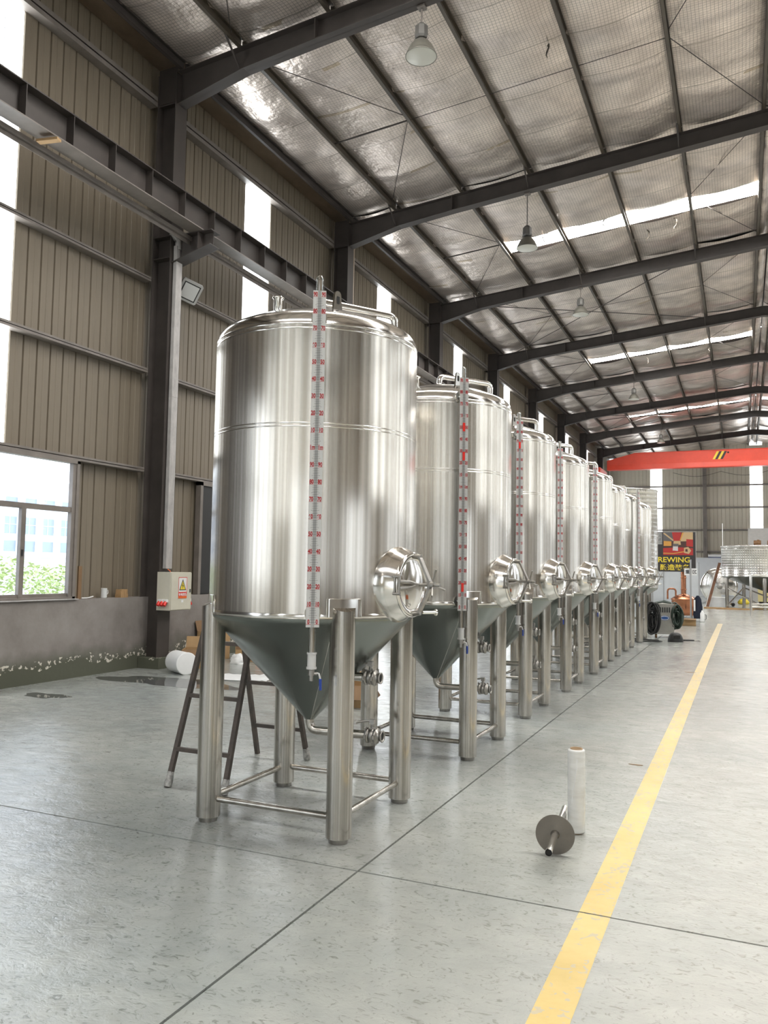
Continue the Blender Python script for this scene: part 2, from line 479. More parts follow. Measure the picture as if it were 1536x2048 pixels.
def arc(c, r, a0, a1, n): return [(c[0] + r * math.cos(a0 + (a1 - a0) * i / n), c[1] + r * math.sin(a0 + (a1 - a0) * i / n)) for i in range(n + 1)]
def fillet(pts, r, n=6):
    pts = [Vector(p) for p in pts]; out = [pts[0]]
    for i in range(1, len(pts) - 1):
        a = (pts[i - 1] - pts[i]).normalized(); b = (pts[i + 1] - pts[i]).normalized()
        ang = a.angle(b); d = r / math.tan(ang / 2)
        p0 = pts[i] + a * d; p1 = pts[i] + b * d
        for k in range(n + 1):
            t = k / n
            out.append((1 - t) ** 2 * p0 + 2 * t * (1 - t) * pts[i] + t * t * p1)
    out.append(pts[-1]); return out

# ------------------------------------------------------------------ dimensions of the hall
XW = -8.45; XR = 9.89; RID = .72; SL = .0925; Y0 = -15.0; Y1 = 58.3
BAY = 6.03; C0 = 9.87
COLS = [C0 + BAY * k for k in range(-4, 8)]
def raf_top(x): return 10.04 - SL * abs(x - RID)
def sheet_z(x): return raf_top(x) + .17

# ------------------------------------------------------------------ floor
base = MB().box(XW - .2, XR + .2, Y0, Y1, -.14, -.02).build('floor', JOINT)
tag(base, kind='structure')
JX, JY, g = -1.815, 3.85, .0065
for (xa, xb) in ((XW, JX - g), (JX + g, XR)):
    for (ya, yb) in ((Y0, JY - g), (JY + g, Y1)):
        MB().box(xa, xb, ya, yb, -.1, 0).build('concrete_slab', FLOOR, base)
MB().box(-.698, -.559, Y0 + 2, JY - g, 0, .0012).box(-.698, -.559, JY + g, 27.0, 0, .0012).build('lane_line', LANE, base)

# ------------------------------------------------------------------ left wall
ST = [C0 + 2.57 + BAY * k for k in range(-5, 8) if k not in (-2, -3)]      # left edges of the daylight strips
SW = .88
WIN = [(6.62, 8.40), (12.9 + 2 * BAY, 14.7 + 2 * BAY)]
ADDED_DOOR = (-6.3, -3.1, 4.6)      # unseen opening added for bright floor and tank reflections, behind the camera's left shoulder
wl = MB().box(XW - .1, -8.25, Y0, ADDED_DOOR[0], 0, 1.05).box(XW - .1, -8.25, ADDED_DOOR[1], Y1, 0, 1.05).build('wall_left', DADO)
tag(wl, kind='structure')
# profiled sheet panels
PW = .225
def panel_mesh(z0, z1, w=PW):
    mb = MB()
    prof = [(0, -.022), (.006, -.022), (.014, 0), (w * .5 - .012, 0), (w * .5 - .006, .005), (w * .5 + .006, .005), (w * .5 + .012, 0), (w - .014, 0), (w - .006, -.022), (w, -.022)]
    n = len(prof); vs_ = [(x, y, z) for z in (z0, z1) for (y, x) in prof]
    mb.add(vs_, [(i, i + 1, n + i + 1, n + i) for i in range(n - 1)])
    return mb
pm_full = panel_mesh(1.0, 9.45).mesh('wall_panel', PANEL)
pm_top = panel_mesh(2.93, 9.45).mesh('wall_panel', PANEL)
def in_strip(y): return any(s - .01 <= y + PW / 2 <= s + SW + .01 for s in ST)
def in_win(y): return any(a - .05 <= y + PW / 2 <= b + .05 for a, b in WIN)
segs = []
edges = [Y0]
for s in ST: edges += [s, s + SW]
edges.append(Y1)
rest = MB()
for i in range(0, len(edges), 2):
    a, b = edges[i], edges[i + 1]
    if b - a < .1: continue
    k = max(1, round((b - a) / PW)); w = (b - a) / k
    for j in range(k):
        y = a + j * w
        me = pm_top if in_win(y) else pm_full
        if 4.5 < y < 17.6:
            o = put('wall_panel', me, wl, (XW, y, 0)); o.scale.y = w / PW
        else:
            mb = panel_mesh(ADDED_DOOR[2] if ADDED_DOOR[0] - .1 < y < ADDED_DOOR[1] else (2.93 if in_win(y) else 1.0), 9.45, w)
            rest.add([(v[0] + XW, v[1] + y, v[2]) for v in mb.v], mb.f)
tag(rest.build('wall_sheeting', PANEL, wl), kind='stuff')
# translucent strips with fine corrugation
for s in ST:
    mb = MB(); n = 30; zb = 2.95 if in_win(s + .3) else 1.05
    mb.add([(XW - .012 + (.006 if i % 2 else 0), s + SW * i / n, z) for z in (zb, 8.70) for i in range(n + 1)], [(i, i + 1, n + 2 + i, n + 1 + i) for i in range(n)])
    mb.build('translucent_strip', STRIP, wl)
    MB().box(XW - .02, XW, s, s + SW, 8.70, 9.45).build('wall_panel', PANEL, wl)
    if 5 < s < 20:
        MB().box(XW + .0, XW + .004, s + SW * .655, s + SW * .665, zb, 8.7).build('strip_joint', GREYPOST, wl)
# C girts
GZ = [2.94, 4.47, 5.90, 7.32, 8.70]
cprof = [(-8.448, 0), (-8.30, 0), (-8.30, .03), (-8.306, .03), (-8.306, .006), (-8.442, .006), (-8.442, .064), (-8.306, .064), (-8.306, .04), (-8.30, .04), (-8.30, .07), (-8.448, .07)]
for k in range(len(COLS) - 1):
    for z in GZ:
        if COLS[k] < -10 or (z < 4.6 and ADDED_DOOR[0] - 1 < COLS[k] < ADDED_DOOR[1] - .5): continue
        zz = .16 if z > 8 else .07
        MB().prism([(x, z + dz * zz / .07) for x, dz in cprof], COLS[k] + .14, COLS[k + 1] - .14, 'Y').build('girt', GIRT, wl)
# columns: H sections with plates
def column(y, parent, side=-1):
    xo = (lambda x: x) if side < 0 else (lambda x: 1.44 - x)
    b = lambda mb, x0, x1, *r: mb.box(min(xo(x0), xo(x1)), max(xo(x0), xo(x1)), *r)
    mb = MB()
    b(mb, -8.30, -8.288, y - .14, y + .14, .02, 9.2)
    b(mb, -7.962, -7.95, y - .14, y + .14, .02, 9.2)
    b(mb, -8.29, -7.96, y - .006, y + .006, .02, 9.2)
    for z in (6.58, 6.24, 8.72): b(mb, -8.29, -7.96, y - .135, y + .135, z, z + .012)
    c = mb.build('column', PAINTED, parent)
    mb = MB(); b(mb, -8.24, -7.86, y - .20, y + .20, 0, .16)
    mb.build('concrete_plinth', DADO, c)
    # crane bracket: plate web, sloping bottom flange, top plate
    T = None
    mb = MB()
    poly = [(xo(-7.95), 6.58), (xo(-7.26), 6.58), (xo(-7.26), 6.36), (xo(-7.95), 6.16)]
    mb.prism(poly, y - .006, y + .006, 'Y')
    b(mb, -7.95, -7.22, y - .12, y + .12, 6.57, 6.585)
    p0 = [(xo(-7.95), 6.16), (xo(-7.24), 6.355), (xo(-7.24), 6.367), (xo(-7.95), 6.172)]
    mb.prism(p0, y - .12, y + .12, 'Y')
    b(mb, -7.47, -7.455, y - .12, y + .12, 6.3, 6.575)
    mb.build('crane_bracket', PAINTED, c)
    return c
for y in COLS: column(y, wl)
# gutter box along the eave and upper eave strut
MB().box(XW - .05, -7.96, Y0, Y1, 9.44, 9.46).build('eave_gutter', RUST_SHEET, wl)

# window_1: steel framed, fixed light above two sliding sashes
def window(n, ya, yb, x=-8.33, glass=GLASS, za=1.06, zb=2.93):
    w = MB().box(x - .05, x + .06, ya, yb, za - .03, za + .03).box(x - .05, x + .06, ya, yb, zb - .04, zb + .01)\
        .box(x - .05, x + .06, ya, ya + .05, za, zb).box(x - .05, x + .06, yb - .05, yb, za, zb).build('window_%d' % n, GIRT)
    tag(w, kind='structure')
    ym = (ya + yb) / 2; zt = 2.26
    MB().box(x - .03, x + .03, ya + .05, yb - .05, zt - .035, zt + .035).build('transom', GIRT, w)
    MB().box(x - .02, x + .045, yb - .11, yb - .05, za + .03, zb - .04).build('sash_rail', GIRT, w)
    MB().box(x - .02, x + .035, ym - .035, ym + .035, za + .03, zt - .035).build('mullion', GIRT, w)
    MB().box(x - .02, x + .02, ya + .05, yb - .1, za + .03, za + .075).build('bottom_rail', GIRT, w)
    MB().box(x - .004, x + .0, ya + .05, yb - .11, zt + .035, zb - .04).build('pane', glass, w)
    MB().box(x - .004, x + .0, ya + .05, ym - .035, za + .075, zt - .035).build('pane', glass, w)
    MB().box(x - .012, x - .008, ym + .035, yb - .11, za + .075, zt - .035).build('pane', glass, w)
    MB().box(x + .035, x + .05, ym - .018, ym + .004, 1.62, 1.70).build('latch', BLACK, w)
    MB().box(-8.44, -8.22, ya - .03, yb + .02, 1.05, 1.062).build('sill_board', CONDUIT, w)
    MB().box(-8.42, -8.32, yb + .0, yb + .05, 1.03, 2.95).build('jamb', GIRT, w)
    return w
window(1, *WIN[0])
# second bay: window boarded over with a dark sheet
w2 = MB().box(-8.40, -8.30, 11.15, 11.22, 1.05, 2.94).box(-8.40, -8.30, 13.0, 13.07, 1.05, 2.94).box(-8.40, -8.30, 11.15, 13.07, 2.88, 2.94).build('window_2', GIRT)
tag(w2, kind='structure')
MB().box(-8.36, -8.33, 11.22, 13.0, 1.06, 2.88).build('dark_board', BLACK, w2)

d1 = MB().box(-8.23, -8.17, -1.9, 3.55, .06, 4.7).build('added_door_1', mat('added_door_dark', (.035, .03, .028), .5)); tag(d1, kind='structure')  # unseen dark leaf added to darken a band of the tank reflections
for k in range(5): MB().box(-8.165, -8.15, -1.88 + k * 1.09, -1.80 + k * 1.09, .06, 4.7).build('added_door_stile', PAINTED, d1)
MB().box(-8.24, -8.12, -7.9, 3.7, 4.72, 4.84).build('added_door_track', PAINTED, d1)

# ------------------------------------------------------------------ right wall, back wall, far wall
wr = MB().box(XR - .2, XR + .1, Y0, Y1, 0, 1.05).build('wall_right', DADO); tag(wr, kind='structure')
mb = MB()
segs = []
for i in range(0, len(edges), 2):
    a, b = edges[i], edges[i + 1]
    if b - a > .1: mb.box(XR - .02, XR, a, b, 2.93, 9.45)
for k in range(len(COLS) - 1):
    a, b = COLS[k], COLS[k + 1]
    if k % 2: mb.box(XR - .02, XR, a, b, 1.0, 2.93)
    else: mb.box(XR - .02, XR, a, a + 2.1, 1.0, 2.93); mb.box(XR - .02, XR, b - 2.1, b, 1.0, 2.93)
mb.box(XR - .02, XR, Y0, COLS[0], 1.0, 9.45)
tag(mb.build('wall_sheeting', PANEL, wr), kind='stuff')
for s in ST:
    MB().box(XR - .015, XR - .005, s, s + SW, 2.93, 9.2).build('translucent_strip', STRIP, wr)
for y in COLS: column(y, wr, 1)
for k in range(len(COLS) - 1):
    for z in GZ: MB().box(XR - .15, XR - .03, COLS[k] + .14, COLS[k + 1] - .14, z, z + .07).build('girt', GIRT, wr)

# back wall behind the camera with an added door gap, sized to streak the tank reflections
wb = MB().box(XW, 1.9, Y0 - .2, Y0, 0, 9.5).box(4.2, XR, Y0 - .2, Y0, 0, 9.5).box(1.9, 4.2, Y0 - .2, Y0, 4.2, 10.2).build('wall_back', PANEL_FAR)
for xx in (-5.4, -2.3, .45, 4.35, 7.1): MB().box(xx - .14, xx + .14, Y0, Y0 + .3, 0, 9.6).build('wind_post', PAINTED, wb)  # unseen posts added as dark streaks for the tanks to reflect
for (a, b) in ((-4.4, -3.5), (5.3, 6.2)): MB().box(a, b, Y0, Y0 + .02, 2.9, 9.0).build('translucent_strip', STRIP, wb)
MB().box(.5, 4.3, Y0 + .02, Y0 + .1, 4.1, 4.35).box(4.4, 7.9, Y0 + .3, Y0 + .36, .05, 4.1).build('added_sliding_door', OFFWALL, wb)
tag(wb, kind='structure')

wf = MB().box(XW, XR, Y1 - .42, Y1 + .2, 0, 2.55).build('wall_far', OFFWALL); tag(wf, kind='structure')
mb = MB()
fs_ = [(-5.76, -4.84), (.46, 1.38), (6.7, 7.6)]
x = XW; k = 0
while x < XR - .01:
    x2 = min(x + .25, XR)
    hit = [s for s in fs_ if s[0] < x + .12 < s[1]]
    if not hit:
        h = sheet_z((x + x2) / 2)
        mb.prism([(x + .012, Y1), (x + .024, Y1 - .02), (x2 - .024, Y1 - .02), (x2 - .012, Y1)], 2.5, h, 'Z')
        mb.box(x, x2, Y1, Y1 + .01, 2.5, h)
    x = x2
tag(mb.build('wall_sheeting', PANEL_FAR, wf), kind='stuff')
for a, b in fs_:
    MB().box(a - .05, b + .05, Y1 + .02, Y1 + .03, 4.2, 8.65).build('translucent_strip', STRIP, wf)
    MB().box(a - .05, b + .05, Y1 + .012, Y1 + .018, 8.65, 10.0).build('wall_panel', PANEL_FAR, wf)
    MB().box(a - .05, b + .05, Y1 + .012, Y1 + .018, 2.5, 4.2).build('wall_panel', PANEL_FAR, wf)
for z in (2.9, 4.35, 5.85, 7.33): MB().box(XW, XR, Y1 - .16, Y1 - .03, z, z + .10).build('girt', GIRT, wf)
for xx in (-2.22, 3.6): MB().box(xx - .12, xx + .12, Y1 - .36, Y1 - .345, 0, 9.6).box(xx - .006, xx + .006, Y1 - .36, Y1 - .1, 0, 9.6).box(xx - .12, xx + .12, Y1 - .12, Y1 - .1, 0, 9.6).build('wind_post', GIRT, wf)

# ------------------------------------------------------------------ roof
ceil = bpy.data.objects.new('ceiling', None); col.objects.link(ceil); tag(ceil, kind='structure')
ceil.location = (RID, 20, 10.2)
CL = Vector(ceil.location)
def roofpart(mb, name, m):
    o = mb.build(name, m); o.parent = ceil; o.location = -CL; return o
PX = [.44, -1.00, -2.43, -3.90, -5.35, -6.86, -7.92]
RY = [Y0] + [c for c in COLS if c > Y0] + [Y1]
# rafters
def rafter(y, side):
    xo = (lambda x: x) if side < 0 else (lambda x: 2 * RID - x)
    zt = lambda x: 10.04 - SL * (RID - x)      # x in left-side terms
    pts_top = [(-7.96, zt(-7.96)), (RID, zt(RID))]
    bot = [(-7.96, 8.70), (-6.75, 8.99), (-5.5, zt(-5.5) - .33), (RID, zt(RID) - .31)]
    mb = MB()
    web = pts_top + [(x, z) for x, z in reversed(bot)]
    mb.prism([(xo(x), z) for x, z in web], y - .005, y + .005, 'Y')
    def flange(ps, th, up):
        for (xa, za), (xb, zb) in zip(ps, ps[1:]):
            mb.prism([(xo(xa), za), (xo(xb), zb), (xo(xb), zb + th * up), (xo(xa), za + th * up)], y - .10, y + .10, 'Y')
    flange(pts_top, .012, -1); flange(bot, .012, 1)
    mb.box(min(xo(-8.30), xo(-7.95)), max(xo(-8.3), xo(-7.95)), y - .1, y + .1, 9.19, 9.21)
    for q in (-.12, .108): mb.box(min(xo(-8.30), xo(-7.95)), max(xo(-8.3), xo(-7.95)), y + q, y + q + .012, 8.7, 9.3)
    mb.box(min(xo(-5.55), xo(-5.53)), max(xo(-5.55), xo(-5.53)), y - .1, y + .1, 9.14, zt(-5.54))
    r = roofpart(mb, 'rafter', PAINTED)
    for x in PX[1::2]:                           # fly braces down to the bottom flange
        for s in (-1, 1):
            z = zt(x)
            m2 = MB(); m2.tube([(xo(x), y + s * .42, z + .02), (xo(x), y + s * .03, z - .30)], .018, 6)
            o = m2.build('fly_brace', PAINTED, r)
    return r
for y in COLS:
    rafter(y, -1); rafter(y, 1)
# purlins: C sections
def purlin(x, ya, yb, side):
    d = 1 if side < 0 else -1
    xx = x if side < 0 else 2 * RID - x
    z = raf_top(xx)
    mb = MB()
    hh = .16
    mb.box(min(xx, xx + .004 * d), max(xx, xx + .004 * d), ya, yb, z, z + hh)
    a, b = sorted((xx, xx + .062 * d))
    mb.box(a, b, ya, yb, z, z + .004).box(a, b, ya, yb, z + hh - .004, z + hh)
    c, e = sorted((xx + .058 * d, xx + .062 * d))
    mb.box(c, e, ya, yb, z, z + .02).box(c, e, ya, yb, z + hh - .02, z + hh)
    return roofpart(mb, 'purlin', PURLIN if x > -7.5 else PAINTED)
vis = [y for y in RY if y > 0]
for ya, yb in zip(RY, RY[1:]):
    for x in PX:
        for side in ((-1, 1) if x > -1.2 or ya > 20 else (-1,)):
            purlin(x, ya + .02, yb - .02, side)
# foil sheets between the purlins, sagging and rippled; skylights cut through
SKY = [(19.10, 19.80), (31.15, 31.85), (43.2, 43.9), (7.0, 7.7), (-5.0, -4.3)]
def foil(xa, xb, ya, yb, seed):
    nx, ny = 9, max(4, int((yb - ya) / .16))
    vs_ = []
    r = random.Random(seed); ph = [r.uniform(0, 6.28) for _ in range(5)]
    for j in range(ny + 1):
        y = ya + (yb - ya) * j / ny
        rip = .5 * math.sin(5.15 * y + ph[0]) + .35 * math.sin(9.7 * y + ph[1]) + .3 * math.sin(2.3 * y + ph[2]) + .5 * mnoise.noise((y * 1.3, seed * 3.1, 0))
        for i in range(nx + 1):
            u = i / nx; x = xa + (xb - xa) * u
            bow = math.sin(PI * u)
            yy = y + (.10 * bow if 0 < j < ny else 0)
            vs_.append((x, yy, sheet_z(x) - .06 * bow - .038 * rip * (.35 + .65 * bow) - .004 * mnoise.noise((x * 5, y * 5, seed))))
    fs = [(j * (nx + 1) + i, j * (nx + 1) + i + 1, (j + 1) * (nx + 1) + i + 1, (j + 1) * (nx + 1) + i) for j in range(ny) for i in range(nx)]
    return MB().add(vs_, fs, True)
seed = 0
XS = [RID - .02] + PX
XS_R = [2 * RID - x for x in XS]
for ya, yb in zip(RY, RY[1:]):
    cuts = [s for s in SKY if ya < s[0] < yb]
    for side in (-1, 1):
        X = XS if side < 0 else XS_R
        for i in range(len(X) - 1):
            xa, xb = sorted((X[i], X[i + 1])); seed += 1
            mid = (xa + xb) / 2
            sky = cuts and (i in (1, 2, 3, 4))
            spans = [(ya, yb)] if not sky else [(ya, cuts[0][0]), (cuts[0][1], yb)]
            for (a, b) in spans:
                roofpart(foil(xa, xb, a, b, seed), 'insulation_sheet', FOIL)
            if sky:
                a, b = cuts[0]; n = 14
                mb = MB(); mb.add([(x, a - .06 + (b - a + .12) * k / n, sheet_z(x) + .03 + (.012 if k % 2 else 0)) for x in (xa, xb) for k in range(n + 1)],
                                  [(k, k + 1, n + 2 + k, n + 1 + k) for k in range(n)])
                roofpart(mb, 'skylight', SKYL)
# outer roof sheet above everything (closes the roof between the pieces, open over the roof lights)
mb = MB()
ycut = [Y0] + sorted(v for s in SKY for v in s) + [Y1]
for i in range(0, len(ycut), 2):
    for (xa, xb) in ((XW - .3, RID), (RID, XR + .3)):
        mb.add([(x, y, sheet_z(x) + .09) for y in (ycut[i], ycut[i + 1]) for x in (xa, xb)], [(0, 1, 3, 2)])
for s in SKY:
    for (xa, xb) in ((XW - .3, PX[4]), (2 * RID - PX[4], XR + .3), (PX[0], 2 * RID - PX[0])):
        mb.add([(x, y, sheet_z(x) + .09) for y in s for x in (xa, xb)], [(0, 1, 3, 2)])
roofpart(mb, 'roof_deck', PAINTED)
# sag rods and diagonal bracing rods
for ya, yb in zip(RY, RY[1:]):
    if ya < 3: continue
    ym = (ya + yb) / 2
    for i in range(1, len(PX) - 2):
        xa, xb = PX[i], PX[i + 1]
        big = i in (0, 4)
        MB_ = MB().tube([(xa, ym + .04, raf_top(xa) + .07), (xb, ym + .04, raf_top(xb) + .07)], .016 if big else .006, 6)
        roofpart(MB_, 'sag_rod', PAINTED)
    # diagonal sag rods in the eave and ridge purlin spaces
    for (xa, xb) in ((PX[4], PX[5]), (PX[1], PX[0])):
        for s in (-1, 1):
            e = ya + .25 if s < 0 else yb - .25
            roofpart(MB().tube([(xa, ym, raf_top(xa) + .10), (xb, e, raf_top(xb) + .04)], .007, 6), 'bracing_rod', PAINTED)
for (ya, yb) in ((COLS[6], COLS[7]), (COLS[9], COLS[10])):
    za = raf_top(-7.2) - .05
    roofpart(MB().tube([(-7.4, ya + .1, raf_top(-7.4) - .06), (-.9, yb - .1, raf_top(-.9) - .06)], .012, 6), 'bracing_rod', PAINTED)
    roofpart(MB().tube([(-.9, ya + .1, raf_top(-.9) - .06), (-7.4, yb - .1, raf_top(-7.4) - .06)], .012, 6), 'bracing_rod', PAINTED)
# torn foil flaps hanging near the roof lights
for (x, y, l) in ((-2.1, 10.9, .35), (-2.9, 19.05, .22), (-1.35, 19.9, .30), (-4.3, 19.12, .25), (-3.2, 32.0, .3), (-2.7, 12.2, .22), (-2.0, 20.2, .32), (-1.0, 31.9, .3)):
    z = sheet_z(x) - .05
    mb = MB(); r = random.Random(int(x * 50)); pts = [(x + r.uniform(-.04, .04), y + r.uniform(-.05, .05), z - l * t / 5) for t in range(6)]
    roofpart(mb.tube(pts, [.012, .02, .012, .016, .01, .004], 5), 'torn_flap', PURLIN)

# ------------------------------------------------------------------ crane runway beams and crane bridge
def runway(label, side):
    xo = (lambda x: x) if side < 0 else (lambda x: 2 * RID - x)
    t = thing('crane_runway_beam', label, 'beam', (xo(-7.5), 20, 6.59))
    def p(mb, name, m):
        o = mb.build(name, m, t); o.location = (-xo(-7.5), -20, -6.59); return o
    def bx(mb, x0, x1, *r): return mb.box(min(xo(x0), xo(x1)), max(xo(x0), xo(x1)), *r)
    p(bx(MB(), -7.505, -7.495, Y0 + 1, Y1 - 1, 6.60, 6.98), 'web', PAINTED)
    p(bx(MB(), -7.63, -7.37, Y0 + 1, Y1 - 1, 6.98, 6.995), 'top_flange', PAINTED)
    p(bx(MB(), -7.63, -7.37, Y0 + 1, Y1 - 1, 6.585, 6.60), 'bottom_flange', GIRT)
    p(bx(MB(), -7.53, -7.47, Y0 + 1, Y1 - 1, 6.995, 7.07), 'rail', PAINTED)
    if side < 0:
        p(bx(MB(), -7.70, -7.655, Y0 + 1, Y1 - 1, 6.50, 6.56).box(-7.70, -7.696, Y0 + 1, Y1 - 1, 6.44, 6.56), 'conductor_bar', GIRT)
        mb = MB(); q = 0
        ys = [5.0 + .72 * k for k in range(30)]
        for y in ys:
            if y > 40: break
            p(bx(MB(), -7.495, -7.375, y - .005, y + .005, 6.60, 6.98), 'stiffener', PAINTED)
    return t
runway('long dark steel crane runway beam with stiffener ribs along the wall with the window', -1)
runway('crane runway beam on the wall opposite the row of tanks', 1)

cr = thing('bridge_crane', 'red overhead bridge crane girder with yellow and black stripes', 'crane', (RID, 48.5, 7.07))
def crp(mb, name, m):
    o = mb.build(name, m, cr); o.location = (-RID, -48.5, -7.07); return o
zb_, zm_, zt_ = 7.43, 7.72, 8.37
XL, XRR = -7.15, 2 * RID + 7.15
crp(MB().prism([(XL, 7.50), (XRR, 7.50), (XRR, 8.00), (XRR - 1.5, zt_), (XL + 1.5, zt_), (XL, 8.00)], 48.32, 48.68, 'Y'), 'girder_web', RED)
crp(MB().box(XL, XRR, 48.24, 48.76, zb_, 7.47).prism([(48.27, 7.47), (48.32, zm_), (48.68, zm_), (48.73, 7.47)], XL, XRR, 'X'), 'bottom_flange', RED)
crp(MB().box(XL + 1.5, XRR - 1.5, 48.27, 48.73, zt_, zt_ + .02), 'top_flange', RED)
for sx in (-1, 1):
    xx = RID + sx * (7.5 + RID)
    crp(MB().box(xx - .12, xx + .12, 47.2, 49.8, 7.12, 7.50), 'end_truck', RED)
    for yy in (47.5, 49.5): crp(MB().cyl((xx - .05, yy, 7.178), (xx + .05, yy, 7.178), .10, n=16), 'wheel', PAINTED)
for k in range(4):
    x0 = -1.42 + k * .135
    crp(MB().prism([(x0, 7.86), (x0 + .12, 7.86), (x0 + .34, 8.30), (x0 + .22, 8.30)], 48.312, 48.322, 'Y'), 'warning_stripe', SIGNYEL if k % 2 == 0 else BLACK)
crp(MB().cyl((-.62, 48.31, 8.22), (-.62, 48.325, 8.22), .05), 'hole', DARKHOLE)

# ------------------------------------------------------------------ high bay lamps
lamp_root = thing('high_bay_lamp', '', 'lamp', (0, 0, 0), group='high bay lamps hanging from the rafters')
rod = MB().tube([(0, 0, 0), (0, 0, .55)], .011, 8).build('rod', GIRT, lamp_root)
MB().box(-.05, .05, -.05, .05, .53, .56).build('hanger_plate', GIRT, lamp_root)
hexp = [(.085 * math.cos(PI / 8 + PI / 4 * k), .085 * math.sin(PI / 8 + PI / 4 * k)) for k in range(8)]
mb = MB(); n = 8
rg = [(.04, .02), (.085, -.03), (.09, -.17), (.075, -.20), (.03, -.21)]
mb.lathe(rg, 8, smooth=False).build('ballast_housing', mat('lamp_housing', (.13, .125, .115), .5, .3), lamp_root)
mb = MB().lathe([(.045, -.20), (.06, -.215), (.10, -.25), (.145, -.31), (.182, -.39), (.195, -.44), (.203, -.445), (.203, -.455), (.196, -.455), (.18, -.39), (.10, -.26), (.05, -.22)], 40)
mb.build('reflector_shade', SHADE, lamp_root)
MB().lathe([(.0, -.462), (.08, -.461), (.16, -.457), (.194, -.452)], 40).build('glass_cover', GLASSW, lamp_root)
for s2 in (1, -1): MB().tube([(.07 * s2, 0, -.16), (.09 * s2, 0, -.20), (.06 * s2, 0, -.235)], .01, 6).build('bracket', GIRT, lamp_root)
index_kids(lamp_root)
LAMPS = [(C0 + .07, 9.02, 'high bay lamp nearest the camera with a big pale glass cover'),
         (C0 + BAY + .07, 8.58, 'high bay lamp hanging low on wires in front of the nearest bright skylight'),
         (C0 + 2 * BAY + .07, 8.98, 'third high bay lamp down the hall, dull grey bell shade on a short rod'),
         (C0 + 4 * BAY, 9.02, 'fourth high bay lamp down the hall, above the seventh tank'),
         (C0 + 6 * BAY, 9.02, 'farthest small high bay lamp just above the red crane')]
for i, (y, z, lb) in enumerate(LAMPS):
    o = lamp_root if i == 0 else copy_tree(lamp_root)
    o.location = (-3.95, y, z); o['label'] = lb; o.scale = (1.08, 1.08, 1.0)
    ztop = raf_top(-3.95) - .32 - z
    for ch in [c for c in col.objects if c.parent == o]:
        if ch.name.startswith('rod'): ch.scale.z = ztop / .55
        if ch.name.startswith('hanger'): ch.location.z = ztop - .56

# ------------------------------------------------------------------ things on the wall and column
t = thing('cable_trunking', 'grey metal cable trunking running down the nearest column', 'trunking', (-7.93, C0 - .02, 1.48))
MB().box(0, .06, -.07, .07, 0, 2.6).box(.002, .058, -.068, .068, 2.6, 2.604).build('lower_duct', CONDUIT, t)
MB().box(0, .06, -.07, .07, 2.605, 4.95).build('upper_duct', CONDUIT, t)
MB().tube(fillet([(.03, 0, 4.9), (.03, 0, 5.05), (-.02, -.10, 5.16)], .04), .055, 12).build('top_bend', CONDUIT, t)
# electrical cabinet
t = thing('electrical_cabinet', 'cream electrical cabinet with a yellow high voltage warning sign, hung on the column', 'cabinet', (-7.82, 9.925, .865), math.radians(90))
hw, hd, H = .245, .12, .565
MB().box(-hw, hw, -hd, hd, 0, H).build('body', BOXGREY, t)
TC = math.radians(0)
door = MB().box(-hw + .01, hw - .01, -hd - .016, -hd - .001, .012, H - .012).build('door', BOXGREY, t)
MB().box(hw - .05, hw - .03, -hd - .024, -hd - .016, .26, .31).build('lock', BLACK, door)
a0, a1, b0, b1, b2 = -.075, .125, .175, .49, .27
sg = MB().box(a0, a1, -hd - .019, -hd - .017, b0, b1).build('warning_sign', WHITE, door)
yy = -hd - .0205
rb = MB()
for q in ([(a0, b0), (a1, b0), (a1, b2), (a0, b2)], [(a0, b2), (a0 + .008, b2), (a0 + .008, b1), (a0, b1)], [(a1 - .008, b2), (a1, b2), (a1, b1), (a1 - .008, b1)], [(a0, b1 - .008), (a1, b1 - .008), (a1, b1), (a0, b1)]):
    rb.prism(q, yy, yy + .0006)
rb.build('red_border', REDFLOAT, sg)
MB().prism([(a0 + .006, b0 + .004), (a1 - .006, b0 + .004), (a1 - .006, b0 + .03), (a0 + .006, b0 + .03)], yy - .0006, yy).build('orange_band', ORANGE, sg)
cx_ = (a0 + a1) / 2
MB().prism([(cx_ - .082, .295), (cx_ + .082, .295), (cx_, .462)], yy, yy + .0006).build('black_triangle', BLKPRINT, sg)
MB().prism([(cx_ - .060, .308), (cx_ + .060, .308), (cx_, .432)], yy - .0008, yy).build('yellow_triangle', SIGNYEL, sg)
MB().prism([(cx_ + .008, .408), (cx_ - .020, .358), (cx_ - .002, .360), (cx_ - .009, .314), (cx_ + .022, .370), (cx_ + .003, .368)], yy - .0016, yy - .0008).build('lightning_bolt', BLKPRINT, sg)
v_, f_ = text_mesh('有电危险', .046, .0012)
MB().add([(cx_ + p.x, yy - .0014, .216 + p.y) for p in v_], f_).build('lettering', WHITE, sg)
MB().box(.0, .05, -hd - .0185, -hd - .017, .115, .15).build('name_plate', WHITE, door)
for sx, nn in ((-1, 3), (1, 2)):
    for k in range(nn):
        yk = (-.075 + .058 * k)
        bx0 = sx * hw
        MB().box(min(bx0, bx0 + sx * .05), max(bx0, bx0 + sx * .05), yk - .022, yk + .022, .12, .165).build('socket_body', WHITE, t)
        MB().cyl((bx0 + sx * .03, yk, .13), (bx0 + sx * .07, yk, .075), .023, .026, 14).build('red_socket', REDFLOAT, t)
MB().tube([(-.1, 0, H), (-.11, .0, H + .02), (-.10, .05, H + .04)], .006, 6).build('cable', ORANGE, t)
